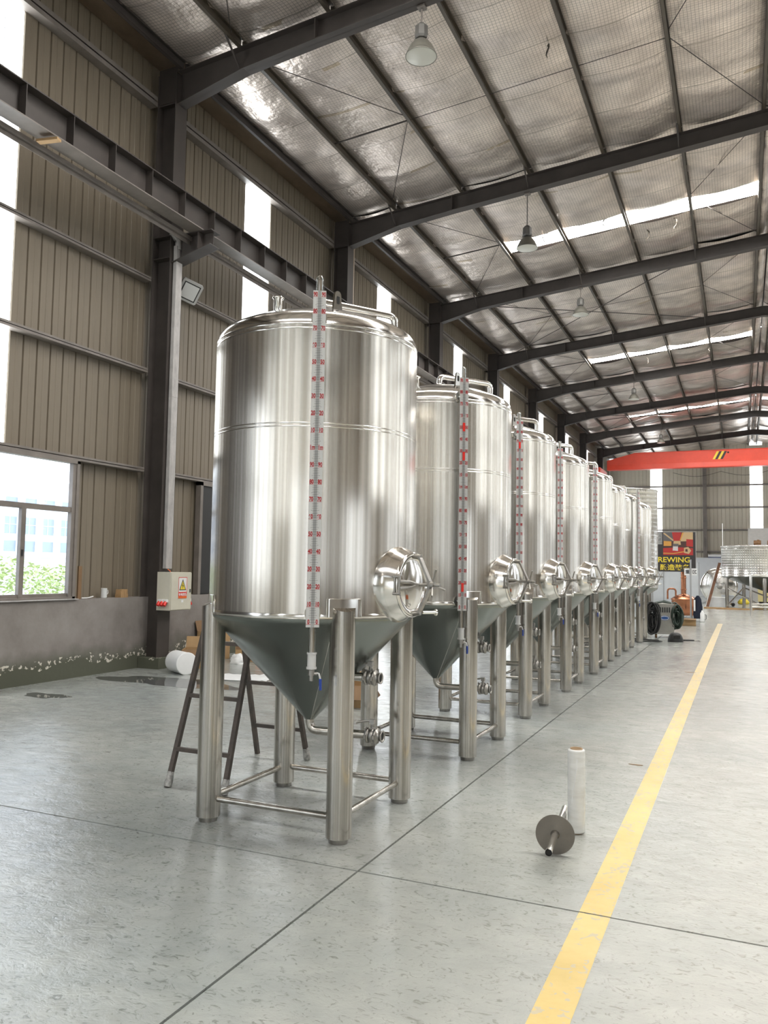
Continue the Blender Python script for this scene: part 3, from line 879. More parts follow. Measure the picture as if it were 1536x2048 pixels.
# floodlight
t = thing('floodlight', 'square floodlight with a pale cracked glass, fixed beside the column', 'lamp', (-7.95, 10.22, 5.86))
Q = Matrix.Rotation(math.radians(-42), 4, 'Z') @ Matrix.Rotation(math.radians(22), 4, 'Y') @ Matrix.Rotation(math.radians(22), 4, 'X')
Tm = Matrix.Rotation(math.radians(48), 4, 'Z') @ Matrix.Rotation(math.radians(35), 4, 'X') @ Matrix.Rotation(math.radians(18), 4, 'Y')
s_ = .17
GR = mat('floodlight_grey', (.50, .49, .47), .5)
MB().prism([(-s_, -s_ + .02), (-s_ + .02, -s_), (s_ - .02, -s_), (s_, -s_ + .02), (s_, s_ - .02), (s_ - .02, s_), (-s_ + .02, s_), (-s_, s_ - .02)], -.02, .04, 'Y', Tm).build('housing', GR, t)
MB().box(-.135, .135, -.0225, -.020, -.135, .135, Tm).build('gasket', BLACK, t)
MB().box(-.118, .118, -.025, -.0225, -.118, .118, Tm).build('glass', FLOODG, t)
MB().box(-.10, .10, .04, .09, -.09, .09, Tm).build('driver_box', GR, t)
MB().tube([Tm @ Vector((0, .06, 0)), (-.05, .05, .02), (-.18, -.12, .02)], .014, 8).build('bracket', GIRT, t)
# bits on the ledge
t = thing('enamel_mug', 'white mug standing on the concrete ledge', 'mug', (-8.32, 9.0, 1.05))
MB().lathe([(0, .002), (.038, .002), (.042, .01), (.042, .135), (.045, .14), (.039, .137), (.037, .02), (0, .015)], 28).build('body', WHITE, t)
MB().tube([(0, .042, .115), (0, .075, .11), (0, .08, .07), (0, .045, .04)], .006, 8).build('handle', WHITE, t)
mb = MB().box(-.055, .055, -.075, .075, 0, .05).box(-.05, .05, -.07, .07, .05, .085).box(-.052, .05, -.065, .07, .085, .118)
tag(put('timber_block', mb.mesh('timber_block', WOOD), None, (-8.32, 9.36, 1.05)), 'stack of small brown timber blocks on the ledge beside the mug', 'timber')
t = MB().box(-.012, .012, -.03, .03, 0, .45)
tag(put('wood_batten', t.mesh('wood_batten', CARD_D), None, (-8.30, 8.50, 1.05)), 'short upright wooden batten leaning at the window jamb', 'timber')
t = MB().tube([(0, 0, .012), (.02, .08, .012), (-.01, .15, .014), (.0, .22, .03)], .009, 7)
tag(put('white_cable', t.mesh('white_cable', WHITE), None, (-8.31, 8.56, 1.05)), 'short end of white cable lying on the ledge by the window', 'cable')
t = thing('downpipe', 'beige plastic downpipe beside the second column', 'pipe', (-8.12, C0 + BAY + .42, 0))
MB().cyl((0, 0, 1.2), (0, 0, 9.0), .055, n=18).build('pipe', PVC, t)
MB().cyl((0, 0, 8.85), (0, 0, 9.1), .066, n=18).build('socket', PVC, t)
t = MB().box(-.25, .03, -.04, .04, 0, .03)
tag(put('scrap_board', t.mesh('scrap_board', CARD), None, (-7.32, 6.85, 6.50), .2), 'short wooden board tucked under the crane runway beam', 'board')

# ------------------------------------------------------------------ the tanks
RT = .655
tank = thing('brewing_tank', '', 'tank', (0, 0, 0), group='conical steel fermenting tanks in a row')
NS = 128
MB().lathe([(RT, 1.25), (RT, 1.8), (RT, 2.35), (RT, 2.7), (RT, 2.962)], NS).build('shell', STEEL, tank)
for (za, zb) in ((1.252, 1.282), (2.352, 2.362), (2.372, 2.382), (2.928, 2.942), (2.955, 2.968)):
    z5 = (zb - za) * .3
    MB().lathe([(RT - .001, za), (RT + .002, za + z5), (RT + .002, zb - z5), (RT - .001, zb)], NS).build('weld_band', STEEL_POL, tank)
dome_p = [(RT, 2.962)] + [(RT - .10 + .10 * math.cos(a), 2.962 + .10 * math.sin(a)) for a in [PI * .36 * i / 8 for i in range(1, 9)]]
r0, z0 = dome_p[-1]
for i in range(1, 11):
    u = 1 - i / 10; r = r0 * u
    dome_p.append((max(r, .001), z0 + .150 * (1 - u * u)))
MB().lathe(dome_p, NS).build('dome', STEEL_POL, tank)
cone_p = [(RT, 1.252), (RT - .004, 1.236), (RT - .02, 1.218), (RT - .045, 1.195)]
for i in range(1, 13): cone_p.append(((RT - .045) * (1 - i / 12) + .03 * i / 12, 1.195 + (.575 - 1.195) * i / 12))
cone = MB().lathe(cone_p, NS).build('cone', STEEL_CONE, tank)
a = math.radians(-50)
MB().tube([((RT - .06) * math.cos(a), (RT - .06) * math.sin(a), 1.178), (.035 * math.cos(a), .035 * math.sin(a), .578)], .0022, 6).build('weld_seam', STEEL_POL, cone)
# legs
LG = .445; LR = .0735
for sx in (-1, 1):
    for sy in (-1, 1):
        mb = MB(); n = 40
        A = []; B = []
        for k in range(n):
            t_ = 2 * PI * k / n; dx, dy = LR * math.cos(t_), LR * math.sin(t_)
            inn = (-sx * dx - sy * dy) / (LR * 1.414)
            A.append((dx, dy, .03)); B.append((dx, dy, 1.325 + .03 * inn))
        mb.add(A + B, [(i, (i + 1) % n, n + (i + 1) % n, n + i) for i in range(n)], True)
        mb.add(A, [tuple(reversed(range(n)))]); mb.add(B, [tuple(range(n))])
        leg = mb.build('leg', STEEL_LEG, tank, (sx * LG, sy * LG, 0))
        MB().cyl((0, 0, 0), (0, 0, .03), .055, .06, 24).build('foot', STEEL_DULL, leg)
        az = math.atan2(sy, sx); mb = MB(); m_ = 10
        pts = [(az - .16 + .32 * i / m_) for i in range(m_ + 1)]
        R2 = RT + .003; W_ = lambda q, z, r=R2: (r * math.cos(q) - sx * LG, r * math.sin(q) - sy * LG, z)
        mb.add([W_(q, z) for z in (1.262, 1.365) for q in pts] + [W_(q, z, RT) for z in (1.262, 1.365) for q in (pts[0], pts[-1])],
               [(i, i + 1, m_ + 2 + i, m_ + 1 + i) for i in range(m_)] + [(0, m_ + 1, 2 * m_ + 4, 2 * m_ + 2), (m_, 2 * m_ + 1, 2 * m_ + 5, 2 * m_ + 3)], True)
        mb.build('pad_plate', STEEL_POL, leg)
        MB().tube([W_(pts[0], 1.262), W_(pts[0], 1.365)] + [W_(q, 1.365) for q in pts[1:]] + [W_(pts[-1], 1.262)], .0025, 5).build('pad_weld', STEEL_POL, leg)
for p, q in (((-1, -1), (1, -1)), ((1, -1), (1, 1)), ((1, 1), (-1, 1)), ((-1, 1), (-1, -1))):
    MB().cyl((p[0] * LG, p[1] * LG, .135), (q[0] * LG, q[1] * LG, .135), .019, n=16, caps=False).build('brace', STEEL_LEG, tank)
# outlet pipes with butterfly valves
def valve(parent, x0, y, z):
    v = MB().lathe([(.027, 0), (.047, .002), (.049, .010), (.047, .020), (.036, .022), (.044, .025), (.044, .052), (.036, .055), (.047, .057), (.049, .066), (.047, .076), (.030, .080), (.030, .10), (.036, .103), (.036, .110), (.028, .111), (.026, .10)], 28,
                   Matrix.Translation((x0, y, z)) @ Matrix.Rotation(PI / 2, 4, 'Y')).build('butterfly_valve', STEEL_DULL, parent)
    MB().lathe([(.0001, .103), (.0285, .104)], 24, Matrix.Translation((x0, y, z)) @ Matrix.Rotation(PI / 2, 4, 'Y')).build('bore', DARKHOLE, v)
    mb = MB().cyl((x0 + .038, y, z + .04), (x0 + .038, y, z + .075), .012, n=12)
    mb.box(x0 + .022, x0 + .054, y - .014, y + .014, z + .07, z + .10)
    mb.tube([(x0 + .03, y, z + .09), (x0 - .03, y - .012, z + .083), (x0 - .065, y - .02, z + .075)], [.007, .007, .009], 8)
    for dx in (.010, .066):
        mb.cyl((x0 + dx, y - .052, z - .012), (x0 + dx, y - .052, z + .012), .009, n=8).cyl((x0 + dx, y + .05, z + .02), (x0 + dx, y + .05, z + .05), .008, n=8).cyl((x0 + dx, y - .025, z + .045), (x0 + dx, y - .045, z + .055), .008, n=8)
    mb.build('valve_handle', STEEL_DULL, v)
    return v
pp = MB().tube(fillet([(0, 0, .60), (0, 0, .505), (.40, .03, .505)], .06, 8), .027, 18).build('drain_pipe', STEEL_LEG, tank)
valve(tank, .39, .03, .505)
MB().tube([(.20, .0, .865), (.40, 0, .865)], .027, 18).build('racking_pipe', STEEL_LEG, tank)
valve(tank, .385, 0, .865)
# manway
MA = math.radians(-8)
MT = Matrix.Rotation(MA, 4, 'Z') @ Matrix.Translation((0, 0, 1.45)) @ Matrix.Rotation(PI / 2, 4, 'Y')     # local z = outward, local x = down
mw = MB().lathe([(.235, .60), (.229, .655), (.219, .685), (.190, .735), (.186, .745), (.186, .752), (.176, .756), (.168, .750), (.166, .70)], 64, MT).build('manway', STEEL_POL, tank)
MB().lathe([(.190, .738), (.196, .742), (.196, .750), (.190, .754)], 64, MT).build('rim_ring', STEEL_POL, mw)
MB().lathe([(.001, .758), (.08, .755), (.145, .744), (.155, .740), (.160, .748), (.167, .752)], 64, MT).build('door', STEEL_POL, mw)
L = lambda a, b, c: MT @ Vector((-c, b, a))     # a outward, b sideways, c up
yk = MB()
pts = [(.790, 0, .165), (.80, 0, .150), (.862, 0, .02), (.862, 0, -.02), (.80, 0, -.150), (.790, 0, -.165)]
for (p, q) in zip(pts, pts[1:]):
    P0, P1 = Vector(p), Vector(q); d = (P1 - P0).normalized(); nrm = Vector((d.z, 0, -d.x)) * .007
    vs_ = []
    for P_ in (P0, P1):
        for s in (-1, 1):
            for w_ in (-1, 1):
                e = P_ + nrm * s + Vector((0, w_ * .017, 0)); vs_.append(L(e.x, e.y, e.z))
    yk.add(vs_, [(0, 1, 3, 2), (4, 6, 7, 5), (0, 4, 5, 1), (2, 3, 7, 6), (0, 2, 6, 4), (1, 5, 7, 3)])
yk.build('yoke_bar', STEEL_DULL, mw)
for s2 in (1, -1): MB().tube([L(.735, 0, .172 * s2), L(.800, 0, .165 * s2)], .016, 12).build('yoke_lug', STEEL_DULL, mw)
MB().tube([L(.75, 0, 0), L(.93, 0, 0)], .010, 12).tube([L(.868, 0, 0), L(.892, 0, 0)], .022, 14).build('screw_spindle', STEEL_DULL, mw)
hb = MB()
for k in range(3):
    a = math.radians(90 + 120 * k + 12)
    hb.tube([L(.885, .015 * math.cos(a), .015 * math.sin(a)), L(.915, .095 * math.cos(a), .095 * math.sin(a))], .0065, 8)
hb.build('hand_wheel', STEEL_DULL, mw)
hg = MB()
for a_ in (.738, .768): hg.tube([L(a_, -.198, .055), L(a_, -.198, -.055)], .007, 8)
for c_ in (.05, -.05): hg.tube([L(.728, -.198, c_), L(.775, -.198, c_)], .009, 8)
hg.tube([L(.768, -.198, .02), L(.785, -.10, .015), L(.78, 0, .0)], .012, 8)
hg.tube([L(.768, -.198, -.02), L(.785, -.10, -.015), L(.78, 0, .0)], .012, 8)
hg.build('hinge', STEEL_DULL, mw)
MB().add([L(.812, -.0175, -.105), L(.812, .0175, -.105), L(.826, .0175, -.075), L(.826, -.0175, -.075)], [(0, 1, 2, 3)]).build('label_sticker', ORANGE, mw)
MB().cyl(L(.80, .03, -.165), L(.85, .10, -.165), .010, n=10).cyl(L(.848, .098, -.165), L(.853, .105, -.165), .020, n=12).build('sample_valve', STEEL_POL, mw)
# top fittings
CA = math.radians(54)
cx, cy = math.cos(CA), math.sin(CA)
MB().tube(fillet([(0, 0, 3.18), (0, 0, 3.305), (.585 * cx, .585 * cy, 3.305), (.585 * cx, .585 * cy, 3.03)], .055, 7), .0255, 18).build('cleaning_pipe', STEEL_POL, tank)
MB().lathe([(.026, 3.20), (.040, 3.205), (.042, 3.215), (.040, 3.228), (.026, 3.232)], 24).build('pipe_clamp', STEEL_POL, tank)
MB().lathe([(.026, 3.10), (.026, 3.20), (.036, 3.205), (.036, 3.215), (.024, 3.216), (.022, 3.11)], 24, Matrix.Translation((-.07, -.40, 0))).build('top_ferrule', STEEL_POL, tank)
lug = [(-.035, 3.10), (.035, 3.10), (.03, 3.16)] + [(.022 * math.cos(a), 3.235 + .022 * math.sin(a)) for a in [0, .6, 1.2, 1.9, 2.5, 3.14]] + [(-.03, 3.16)]
lo = MB().prism(lug, -.005, .005, 'Y').build('lifting_lug', STEEL_POL, tank); lo.scale = (1.15, 1.6, 1.0); lo.location = (.25, -.22, .015); lo.rotation_euler.z = math.radians(70)
MB().prism([(-.010, 3.175), (.010, 3.175), (.012, 3.2), (.010, 3.222), (-.010, 3.222), (-.012, 3.2)], -.0056, .0056, 'Y').build('lug_hole', DARKHOLE, lo)
# level gauge, local frame: +x outward, y sideways; made at azimuth 0 and turned per tank
gauge = bpy.data.objects.new('level_gauge', None); col.objects.link(gauge); gauge.parent = tank
GX = .725; GZ0 = 1.228; K = .978
plate = MB().box(GX + .019, GX + .022, -.037, .037, 1.212, 3.122).build('scale_plate', PLATE, gauge)
MB().box(GX + .022, GX + .0224, -.0095, .0095, 1.212, 3.122).build('reading_strip', TUBEGREY, gauge)
MB().cyl((GX - .004, 0, 1.0), (GX - .004, 0, 3.20), .0215, n=20, caps=False).lathe([(.0215, 3.20), (.018, 3.212), (.006, 3.217), (.001, 3.217)], 20, Matrix.Translation((GX - .004, 0, 0))).build('sight_tube', ACRYL, gauge)
MB().cyl((GX - .004, 0, 1.0), (GX - .004, 0, 3.19), .012, n=12).build('inner_rod', PVC, gauge)
ticks = MB(); red = MB()
for cmk in range(0, 191):
    z = GZ0 + cmk * .01 * K
    if cmk % 10 == 0: continue
    l = .0135 if cmk % 5 == 0 else .0085
    for s in (-1, 1):
        ya_, yb_ = sorted((s * .0095, s * (.0095 + l)))
        ticks.add([(GX + .0226, ya_, z - .0008), (GX + .0226, yb_, z - .0008), (GX + .0226, yb_, z + .0008), (GX + .0226, ya_, z + .0008)], [(0, 1, 2, 3)])
    ticks.add([(GX + .0229, -.0095, z - .0009), (GX + .0229, .0095, z - .0009), (GX + .0229, .0095, z + .0009), (GX + .0229, -.0095, z + .0009)], [(0, 1, 2, 3)])
for d in range(0, 20):
    z = GZ0 + d * .1 * K
    tx = '0' if d == 0 else ('1m' if d == 10 else str((d % 10) * 10))
    v_, f_ = text_mesh(tx, .033, .0013, .70)
    for s in (-1, 1):
        red.add([(GX + .0228, s * .0232 + p.x, z + .0035 + p.y) for p in v_], f_)
        ya_, yb_ = sorted((s * .0095, s * .036))
        red.add([(GX + .0228, ya_, z - .0012), (GX + .0228, yb_, z - .0012), (GX + .0228, yb_, z + .0012), (GX + .0228, ya_, z + .0012)], [(0, 1, 2, 3)])
tag(ticks.build('tick_marks', BLKPRINT, gauge), kind='stuff'); tag(red.build('red_numerals', REDPRINT, gauge), kind='stuff')
MB().cyl((GX - .004, 0, .985), (GX - .004, 0, 1.07), .0245, n=20).cyl((GX - .004, 0, 1.062), (GX - .004, 0, 1.072), .028, n=20).cyl((GX - .004, 0, .98), (GX - .004, 0, .992), .029, n=20).build('tube_socket', PLATE, gauge)
MB().cyl((GX - .004, 0, .915), (GX - .004, 0, .985), .012, n=14).cyl((GX - .004, 0, .945), (GX - .004, 0, .975), .019, n=8).cyl((GX - .004, 0, .955), (GX - .004, .032, .955), .010, n=10).build('ball_valve', STEEL_DULL, gauge)
MB().tube([(GX - .002, .032, .958), (GX + .002, .042, .955), (GX + .004, .05, .925)], .0055, 8).build('valve_lever', PLATE, gauge)
MB().tube([(GX + .004, .050, .927), (GX + .004, .052, .865)], [.008, .0075], 8).build('blue_grip', BLUE, gauge)
for z in (1.285, 2.985):
    MB().cyl((.60, 0, z), (GX, 0, z), .016, n=14).cyl((RT + .004, 0, z), (RT + .016, 0, z), .047, n=24).build('gauge_stub', STEEL_POL, gauge)
index_kids(tank)
TANKS = [(-2.548, 4.64, -61, 'nearest and largest conical steel tank, a ladder standing behind it'),
         (-2.512, 6.885, -54, 'second conical steel tank from the camera, three red floats in its gauge'),
         (-2.545, 8.94, -56, 'third conical steel tank from the camera, one red float high in its gauge'),
         (-2.53, 11.015, -57, 'fourth conical steel tank from the camera in the row'),
         (-2.51, 13.04, -49, 'fifth conical steel tank from the camera in the row'),
         (-2.55, 14.985, -100, 'sixth conical steel tank from the camera in the row'),
         (-2.545, 16.925, -22, 'seventh conical steel tank from the camera in the row'),
         (-2.515, 19.085, -55, 'eighth and farthest conical steel tank, just before the welding machine')]
for i, (x, y, ga, lb) in enumerate(TANKS):
    o = tank if i == 0 else copy_tree(tank)
    o.location = (x, y, 0); o['label'] = lb
    gg = [c for c in col.objects if c.parent == o and c.name.startswith('level_gauge')][0]
    gg.rotation_euler.z = math.radians(ga)
    fl = {1: (2.71, 2.47, 1.40), 2: (2.86,)}.get(i, ())
    for z in fl: MB().box(GX + .0222, GX + .027, -.010, .010, z - .035, z + .035).build('red_float', REDFLOAT, gg)

# the unclad tank at the end of the row
t = thing('jacketed_tank', 'tall steel tank with bare dimple jacket behind the last conical tank', 'tank', (-2.93, 21.95, 0))
MB().lathe([(.95, 1.15), (.95, 2.2), (.95, 3.62), (.965, 3.625), (.965, 3.655), (.94, 3.66)], 96).build('dimple_shell', DIMPLE, t)
MB().lathe([(.95, 1.15), (.93, 1.10), (.05, .55)], 64).build('cone', STEEL_CONE, t)
for sx in (-1, 1):
    for sy in (-1, 1): MB().cyl((sx * .65, sy * .65, 0), (sx * .65, sy * .65, 1.3), .07, n=24).build('leg', STEEL_LEG, t)

# ------------------------------------------------------------------ step ladder behind the first tank
lad = thing('step_ladder', 'rusty square-tube A-frame ladder with taped feet behind the nearest tank', 'ladder', (-3.44, 5.24, 0))
def rail(p, q, name, m=RUSTY, w=.016):
    p, q = Vector(p), Vector(q); d = (q - p).normalized(); a = Vector((1, 0, 0)); a = (a - d * a.dot(d)).normalized(); b = d.cross(a)
    vs_ = [P_ + a * i * w + b * j * w for P_ in (p, q) for i in (-1, 1) for j in (-1, 1)]
    return MB().add(vs_, [(0, 1, 3, 2), (4, 6, 7, 5), (0, 4, 5, 1), (2, 3, 7, 6), (0, 2, 6, 4), (1, 5, 7, 3)]).build(name, m, lad)
topz = 1.62
for (xb, xt) in ((-.24, -.19), (.23, .19)):
    for (yb, yt) in ((-.57, -.07), (.58, .07)):
        rail((xb, yb, .0), (xt, yt, topz), 'rail')
        d = (Vector((xt, yt, topz)) - Vector((xb, yb, 0))).normalized()
        if not (yb > 0 and xb < 0):
            m_ = MB().tube([Vector((xb, yb, 0.004)), Vector((xb, yb, 0)) + d * .03, Vector((xb, yb, 0)) + d * .075, Vector((xb, yb, 0)) + d * .105], [.026, .031, .027, .022], 7).build('tape_wrap', TAPE, lad)
for sgn in (-1, 1):
    for z in (.25, .61, .98, 1.34):
        k = z / topz; y = sgn * (.575 + (.07 - .575) * k); x0 = -.24 + .05 * k; x1 = .23 - .04 * k
        rail((x0, y, z), (x1, y, z), 'rung') if False else MB().box(x0, x1, y - .014, y + .014, z - .014, z + .014).build('rung', RUSTY, lad)
MB().box(-.2, .2, -.09, .09, topz, topz + .02).build('top_plate', RUSTY, lad)

# ------------------------------------------------------------------ foreground: film roll and pipe with disc
t = thing('stretch_film_roll', 'white stretch film roll standing upright on the floor', 'roll', (-.918, 4.975, 0))
mb = MB().lathe([(.030, .008), (.049, .008), (.0515, .016), (.0515, .05), (.0515, .25), (.0515, .478), (.049, .487), (.034, .4885)], 48)
fr = mb.build('film', FILM, t)
for z in (.10, .255, .36, .385, .41):
    MB().lathe([(.0515, z - .003), (.0519, z), (.0515, z + .003)], 48).build('wrap_edge', FILM, fr)
MB().lathe([(.0365, 0), (.0365, .494), (.031, .494), (.030, .02), (.0365, .02)], 40).build('paper_core', PAPER, t)
MB().tube([(.0515 * math.cos(a), .0515 * math.sin(a), z) for a, z in ((-1.3, .44), (-1.35, .39), (-1.5, .33), (-1.75, .26), (-1.95, .18))], [.001, .003, .0025, .002, .001], 6).build('loose_film', WHITE, fr)
t = thing('pipe_with_disc', 'steel pipe with a round plate welded on it lying beside the film roll', 'pipe', (-.955, 4.55, 0))
d = Vector((-.075, .80, .012)).normalized()
Cc = Vector((0, 0, .106))
Qd = d.to_track_quat('Z', 'Y').to_matrix().to_4x4(); Td = Matrix.Translation(Cc) @ Qd
MB().lathe([(.017, -.002), (.106, -.002)], 64, Td, smooth=False).lathe([(.017, .002), (.106, .002)], 64, Td, smooth=False).lathe([(.106, -.002), (.106, .002)], 64, Td).build('disc', mat('disc_steel', (.22, .20, .175), .4, 1, var=.08, vscale=14), t)
p0 = Cc - d * .29; p1 = Cc + d * .50
MB().cyl(p0, p1, .018, n=24, caps=False).build('pipe', STEEL_POL, t)
MB().lathe([(.0001, -.280), (.017, -.281)], 20, Td).build('bore', DARKHOLE, t)
MB().lathe([(.018, -.004), (.024, -.006), (.018, -.012)], 24, Td).build('weld_bead', STEEL_DULL, t)
# rear prop: the pipe end rests on a short bent foot
MB().tube([p1, (p1.x, p1.y, .012)], .010, 8).build('rear_foot', STEEL_DULL, t)

# ------------------------------------------------------------------ clutter by the wall
t = thing('plastic_drum', 'white plastic drum lying on its side beside the puddle', 'drum', (-7.34, 9.52, 0), math.radians(-28))
Td = Matrix.Translation((0, 0, .155)) @ Matrix.Rotation(PI / 2, 4, 'Y')
prof = [(.001, -.20), (.14, -.20), (.153, -.19), (.155, -.17)] + [(.155 - (.004 if k % 2 else 0), -.15 + .03 * k) for k in range(10)] + [(.155, .155), (.150, .185)]
MB().lathe(prof, 40, Td).build('body', WHITE, t)
MB().lathe([(.150, .185), (.158, .188), (.158, .205), (.145, .208), (.001, .206)], 40, Td).build('lid', WHITE, t)
def carton(name, label, loc, rz, sx, sy, sz, flaps, m=CARD, tilt=0):
    t = thing(name, label, 'box', loc, rz, 'cardboard boxes')
    mb = MB(); th = .006
    mb.box(-sx, sx, -sy, sy, 0, th).box(-sx, -sx + th, -sy, sy, 0, sz).box(sx - th, sx, -sy, sy, 0, sz).box(-sx, sx, -sy, -sy + th, 0, sz).box(-sx, sx, sy - th, sy, 0, sz)
    mb.build('box_body', m, t)
    for (side, ang) in flaps:
        if side in 'NS':
            s = 1 if side == 'N' else -1
            T = Matrix.Translation((0, s * sy, sz)) @ Matrix.Rotation(s * -math.radians(ang), 4, 'X')
            MB().box(-sx, sx, -.003, .003, 0, sy * .9, T).build('flap', m if side == 'N' else CARD_D, t)
        else:
            s = 1 if side == 'E' else -1
            T = Matrix.Translation((s * sx, 0, sz)) @ Matrix.Rotation(s * math.radians(ang), 4, 'Y')
            MB().box(-.003, .003, -sy, sy, 0, sx * .9, T).build('flap', CARD_D, t)
    return t
carton('cardboard_box', 'open brown cardboard box by the column foot, its dark flap hanging out', (-7.60, 10.20, 0), .5, .17, .19, .28, (('S', 115), ('N', 20), ('E', 130)))
carton('cardboard_box', 'cardboard box against the dado wall, behind the crumpled plastic bag', (-8.0, 11.22, 0), .05, .19, .2, .46, (('N', 5), ('W', 15)))
cb = carton('cardboard_box', 'low printed cardboard box with dark bands beside the orange strap', (-7.28, 11.42, 0), .3, .30, .22, .26, (('N', 80),))
for (za, zb) in ((.02, .07), (.19, .25)):
    MB().box(-.29, .29, -.2222, -.2212, za, zb).build('printed_band', CARD_D, cb)
mk = MB().tube([(.16 + .055 * math.cos(2 * PI * k / 16), -.2225, .12 + .065 * math.sin(2 * PI * k / 16)) for k in range(17)], .005, 5)
mk.tube([(.135, -.2225, .09), (.185, -.2225, .15)], .005, 5).tube([(.185, -.2225, .09), (.135, -.2225, .15)], .005, 5)
tag(mk.build('printed_mark', CARD_D, cb), kind='stuff')
# crumpled plastic bag
mb = MB(); nu, nv = 28, 14
for j in range(nv + 1):
    for i in range(nu):
        a = 2 * PI * i / nu; b = PI / 2 * j / nv
        d = Vector((math.cos(a) * math.cos(b), math.sin(a) * math.cos(b), math.sin(b)))
        r = 1 + .22 * mnoise.noise(d * 3.2) + .12 * mnoise.noise(d * 8)
        mb.v.append((d.x * .20 * r, d.y * .19 * r, d.z * .50 * r))
for j in range(nv):
    for i in range(nu):
        mb.f.append((j * nu + i, j * nu + (i + 1) % nu, (j + 1) * nu + (i + 1) % nu, (j + 1) * nu + i)); mb.sm.append(True); mb.mi.append(0)
tag(put('plastic_bag', mb.mesh('plastic_bag', WHITE), None, (-7.74, 10.76, 0)), 'crumpled white plastic bag heaped between the cardboard boxes', 'bag')
mb2 = MB(); mb2.v = [(x * .7, y * .6, z * .30) for x, y, z in mb.v]; mb2.f = list(mb.f); mb2.sm = list(mb.sm); mb2.mi = list(mb.mi)
tag(put('plastic_bag', mb2.mesh('plastic_bag', WHITE), None, (-7.30, 10.93, 0)), 'small low white plastic bag lying next to the orange strap', 'bag')
mb = MB().tube([(-.25, 0, .03), (-.1, .02, .03), (.1, -.02, .035), (.3, .03, .03)], [.02, .03, .03, .02], 8)
tag(put('orange_strap', mb.mesh('orange_strap', ORANGE), None, (-6.75, 10.95, 0)), 'orange rolled strap on the floor before the printed box', 'strap')
def patch(name, m, cx, cy, rx, ry, seed, z=.0012, n=40, amp=.35):
    r = random.Random(seed); ph = [r.uniform(0, 6.28) for _ in range(4)]
    pts = []
    for i in range(n):
        a = 2 * PI * i / n
        k = 1 + amp * (.5 * math.sin(2 * a + ph[0]) + .35 * math.sin(3 * a + ph[1]) + .3 * math.sin(5 * a + ph[2]) + .15 * math.sin(9 * a + ph[3]))
        pts.append((cx + rx * k * math.cos(a), cy + ry * k * math.sin(a)))
    return MB().add([(cx, cy, z)] + [(x, y, z) for x, y in pts] + [(x, y, 0) for x, y in pts], [(0, 1 + i, 1 + (i + 1) % n) for i in range(n)] + [(1 + i, 1 + n + i, 1 + n + (i + 1) % n, 1 + (i + 1) % n) for i in range(n)]).build(name, m)
tag(patch('puddle', WATER, -6.9, 8.75, .90, .40, 3), 'large dark puddle in front of the white drum', 'puddle')
tag(patch('puddle', WATER, -7.42, 7.15, .26, .17, 8), 'small dark puddle below the window', 'puddle')
# plastic sheet on floor
mb = MB(); n = 14
mb.add([(-.45 + .9 * i / n, -.30 + .6 * j / n, .006 + .02 * abs(mnoise.noise((i * .5, j * .5, 1))) + (.10 * max(0, (i / n - .75)) ** 1.2 * 2 if j > 4 else 0)) for j in range(n + 1) for i in range(n + 1)],
       [(j * (n + 1) + i, j * (n + 1) + i + 1, (j + 1) * (n + 1) + i + 1, (j + 1) * (n + 1) + i) for j in range(n) for i in range(n)], True)
o = put('plastic_sheet', mb.mesh('plastic_sheet', WHITE), None, (-6.35, 9.55, 0), .3)
tag(o, 'sheet of white plastic spread on the floor behind the ladder', 'sheet')
carton('cardboard_box', 'brown cardboard box with a spread flap on the floor between the first two tanks', (-4.05, 8.35, 0), .25, .20, .20, .24, (('E', 150), ('N', 60), ('S', 140)))

# ------------------------------------------------------------------ far end: welder and its clutter
t = thing('welding_machine', 'grey wheeled welding machine hung with black and green cables', 'machine', (-1.72, 20.6, 0), .12)
MB().box(-.21, .21, -.30, .30, .13, .80).build('case', WELDBODY, t)
MB().box(-.23, .23, -.33, .33, .09, .13).build('chassis', WELDBODY, t)
for k in range(5): MB().box(-.11 + .05 * k, -.08 + .05 * k, -.303, -.300, .60, .72).build('vent', BLACK, t)
mb = MB(); n = 24
mb.add([(.0 + .11 * math.cos(2 * PI * k / n), -.3035, .47 + .055 * math.sin(2 * PI * k / n)) for k in range(n)], [tuple(range(n))]); mb.build('blue_badge', mat('badge_blue', (.03, .10, .30), .5), t)
MB().tube([(.09 * math.cos(2 * PI * k / 24), -.304, .47 + .04 * math.sin(2 * PI * k / 24)) for k in range(25)], .005, 6).build('badge_outline', WHITE, t)
for sx in (-1, 1):
    for sy in (-1, 1):
        MB().cyl((sx * .19 - .02, sy * .26, .045), (sx * .19 + .02, sy * .26, .045), .045, n=16).cyl((sx * .19, sy * .26, .05), (sx * .19, sy * .26, .1), .012, n=8).build('caster', CARD_D, t)
def coil(parent, name, m, cx, cy, cz, rx, rz_, turns, r):
    rr = random.Random(turns)
    for k in range(turns):
        f = .30 + .70 * rr.random(); ox = rr.uniform(-.06, .06); oy = rr.uniform(-.10, .10)
        pts = []
        for i in range(25):
            a = 2 * PI * i / 24
            pts.append((cx + ox + rx * f * math.cos(a), cy + oy + .05 * math.sin(2 * a + k), max(.02, cz + rz_ * f * math.sin(a) - .08 * (1 - f))))
        MB().tube(pts, r, 6, False).build(name, m, parent)
coil(t, 'cable_loop', CABLE, -.27, -.26, .46, .15, .38, 22, .02)
coil(t, 'green_cable_loop', CABLEG, .26, -.22, .52, .13, .32, 16, .02)
MB().tube([(-.25, -.2, .80), (-.05, -.15, .84), (.1, -.1, .82), (.22, -.1, .80)], .02, 8).tube([(-.2, .1, .81), (.0, .0, .86), (.2, .1, .81)], .018, 8).build('top_cables', CABLEG, t)
